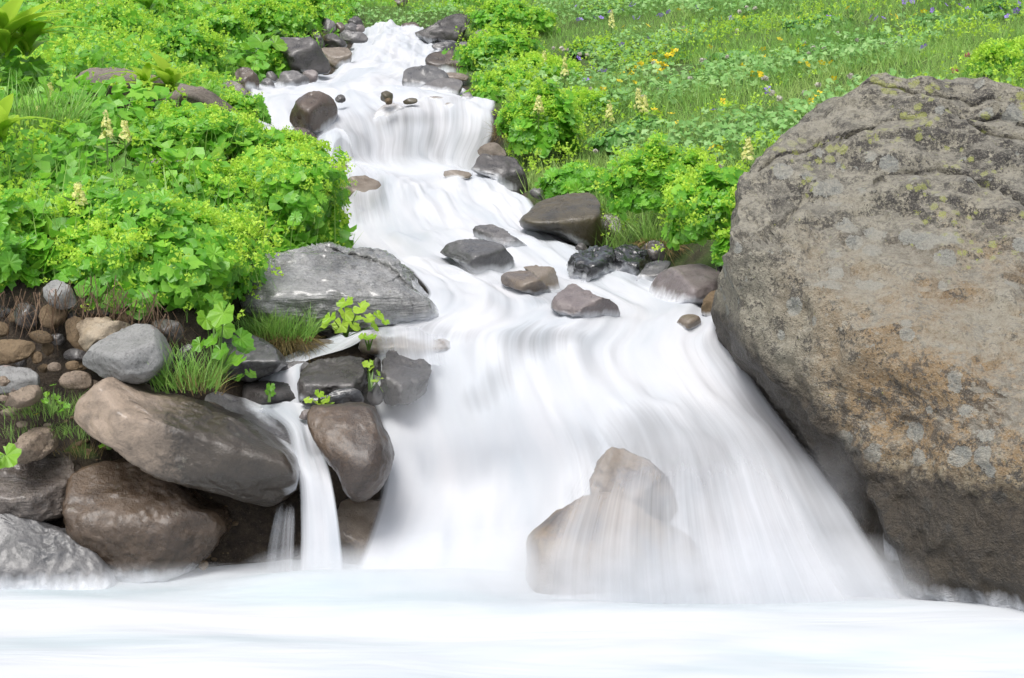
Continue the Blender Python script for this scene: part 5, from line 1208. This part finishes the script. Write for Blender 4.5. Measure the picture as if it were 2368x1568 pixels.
def where(px, py):
    if px < 400 and py > 850: return ' on the grassy earth ledge'
    if px < 800: return ' among the leaves of the left slope, ' + ('high up' if py < 150 else 'low down')
    if 1440 < px < 1600 and 100 < py < 230: return ' in the yellow flower patch of the right slope'
    if px > 2000: return ' above the huge boulder near the picture\'s right edge' if py < 110 else ' just behind the top of the huge boulder'
    if px > 1720: return ' on the slope above the left shoulder of the huge boulder' if py < 110 else ' in the grass left of the huge boulder\'s top'
    if py < 60: return ' at the very top of the right slope'
    if py > 300: return ' in the grass uphill from the two bushes by the boulder'
    return ' in the grass over the right bank bushes' if px < 1440 else ' in the middle of the right slope'
def flower(kd, px, py, s=1.0):
    Y = float(DP([(px, py + 12)])[0]); P = U(px, py, Y)
    gz_ = float(ground_z(np.array([P[0]]), np.array([P[1]]))[0])
    tries = 0
    while P[2] < gz_ + .10 and tries < 30: Y -= .08; P = U(px, py, Y); gz_ = float(ground_z(np.array([P[0]]), np.array([P[1]]))[0]); tries += 1
    while P[2] > gz_ + .24 and tries < 60: Y += .08; P = U(px, py, Y); gz_ = float(ground_z(np.array([P[0]]), np.array([P[1]]))[0]); tries += 1
    r = link('flower', None, None, (P[0], P[1], P[2] - .10)); r.empty_display_size = .02; tag(r, FD[kd][0].replace(' in the meadow grass', '').replace(' behind the huge boulder', '').replace(' in the dark gap of the right slope', '') + where(px, py), 'flower', FD[kd][1])
    a = link('petals', FM[kd], r, (0, 0, .10)); a.rotation_euler = (.7 + rng.normal() * .3, rng.normal() * .3, rng.random() * 6); a.scale = (s * 1.3,) * 3
    link('stem', FM['stem'], r, (0, 0, .10))
def FL(kd, tg, pts, s=1.0):
    for p in T(tg, pts): flower(kd, p[0], p[1], s * rng.uniform(.85, 1.2))
FL('purple', 'c', [(915,25),(940,35),(910,45),(850,68),(770,85),(928,125),(972,125),(1105,105),(1125,107),(1175,85),(1608,127),(1370,52),(705,125),(655,122),(565,135),(543,138),(1033,268),(993,290),(820,315),(850,313),(547,408),(865,430),(700,490),(722,495),(640,470),(600,560),(1488,768),(530,45),(578,68)], 1.15)
FL('purple', 'd', [(845,118),(882,130),(928,127),(1078,12),(1127,15),(1272,72),(1365,35),(1462,42),(1520,60),(1745,60),(1873,28),(1857,78),(1793,115),(1212,328),(1035,290),(550,115),(122,620),(125,647)], 1.15)
FL('purple', 'a', [(200,1005),(912,28),(670,10),(630,160),(790,170),(752,58),(1765,1080),(865,1440)], 1.0)
FL('yellow', 'c', [(1200,355),(1215,365),(1228,352),(1205,375),(1160,400),(1112,440),(1125,445),(1140,452),(1155,458),(1105,497),(1118,500),(1135,498),(1150,495),(1055,420),(1065,425),(1080,430),(975,450),(960,472),(945,478),(985,445),(930,480),(905,515),(918,510),(912,525),(890,480),(850,505),(1040,375),(1075,378),(1285,215),(1300,228),(1312,238),(1325,225),(1340,222),(1212,218),(1405,195),(1430,218),(1155,315),(1030,180),(710,612),(718,622),(742,618),(632,548),(935,575),(832,567),(1490,1012),(1475,1035),(1530,1030),(1540,125),(1475,65),(1700,130),(1838,395),(1690,462),(1107,548),(1195,575),(1457,580),(1555,710),(1195,795),(1075,765),(1108,780),(483,103),(1245,68),(1820,522),(1845,525),(1757,515),(1735,980),(1232,858),(860,187),(1460,330),(1100,470),(990,470),(1170,385)], 1.1)
FL('yellow', 'd', [(340,140),(860,65),(1018,118),(980,102),(1145,105),(1210,82),(88,395),(138,405),(142,390),(345,425),(360,428),(410,425),(400,450),(500,440),(565,435),(90,345),(15,518),(65,520),(85,522),(580,552),(300,775),(475,657),(750,602),(425,707),(3,980),(683,55),(205,275),(345,355),(380,320),(330,430)], 1.1)
FL('clover', 'c', [(1720,55),(1775,65),(1668,88),(1408,425),(1422,432),(1075,445),(655,380),(672,378),(430,345),(475,350),(1273,198),(1588,400),(1645,222),(1500,1112),(1430,1130),(1420,1208),(1552,1165),(1000,680),(662,1062),(1325,555),(1850,557),(600,390),(375,340),(550,385),(625,628),(445,355)], 1.1)
FL('clover', 'd', [(197,697),(145,655),(107,557),(388,655),(472,600),(440,345),(378,297),(412,380),(512,345),(752,283),(1043,262),(705,540),(570,698),(35,65),(930,300),(615,237)], 1.15)
FL('daisy', 'c', [(1110,617),(1133,633),(963,635),(657,990)], .9)
FL('pink', 'd', [(1418,500),(1780,622),(1708,458),(1522,392)], 1.1)
FL('yellow', 'e', [(72,1322),(255,1322),(588,1390)], .55)
# tidy: cushions of moss on the huge boulder
def moss(tg, pts, Y, label):
    rock(tg, pts, 'moss', label, Y=Y, dep=.05, sub=3, rough=1.2, veiled=True, name='moss_cushion', cat='moss', exact=True)
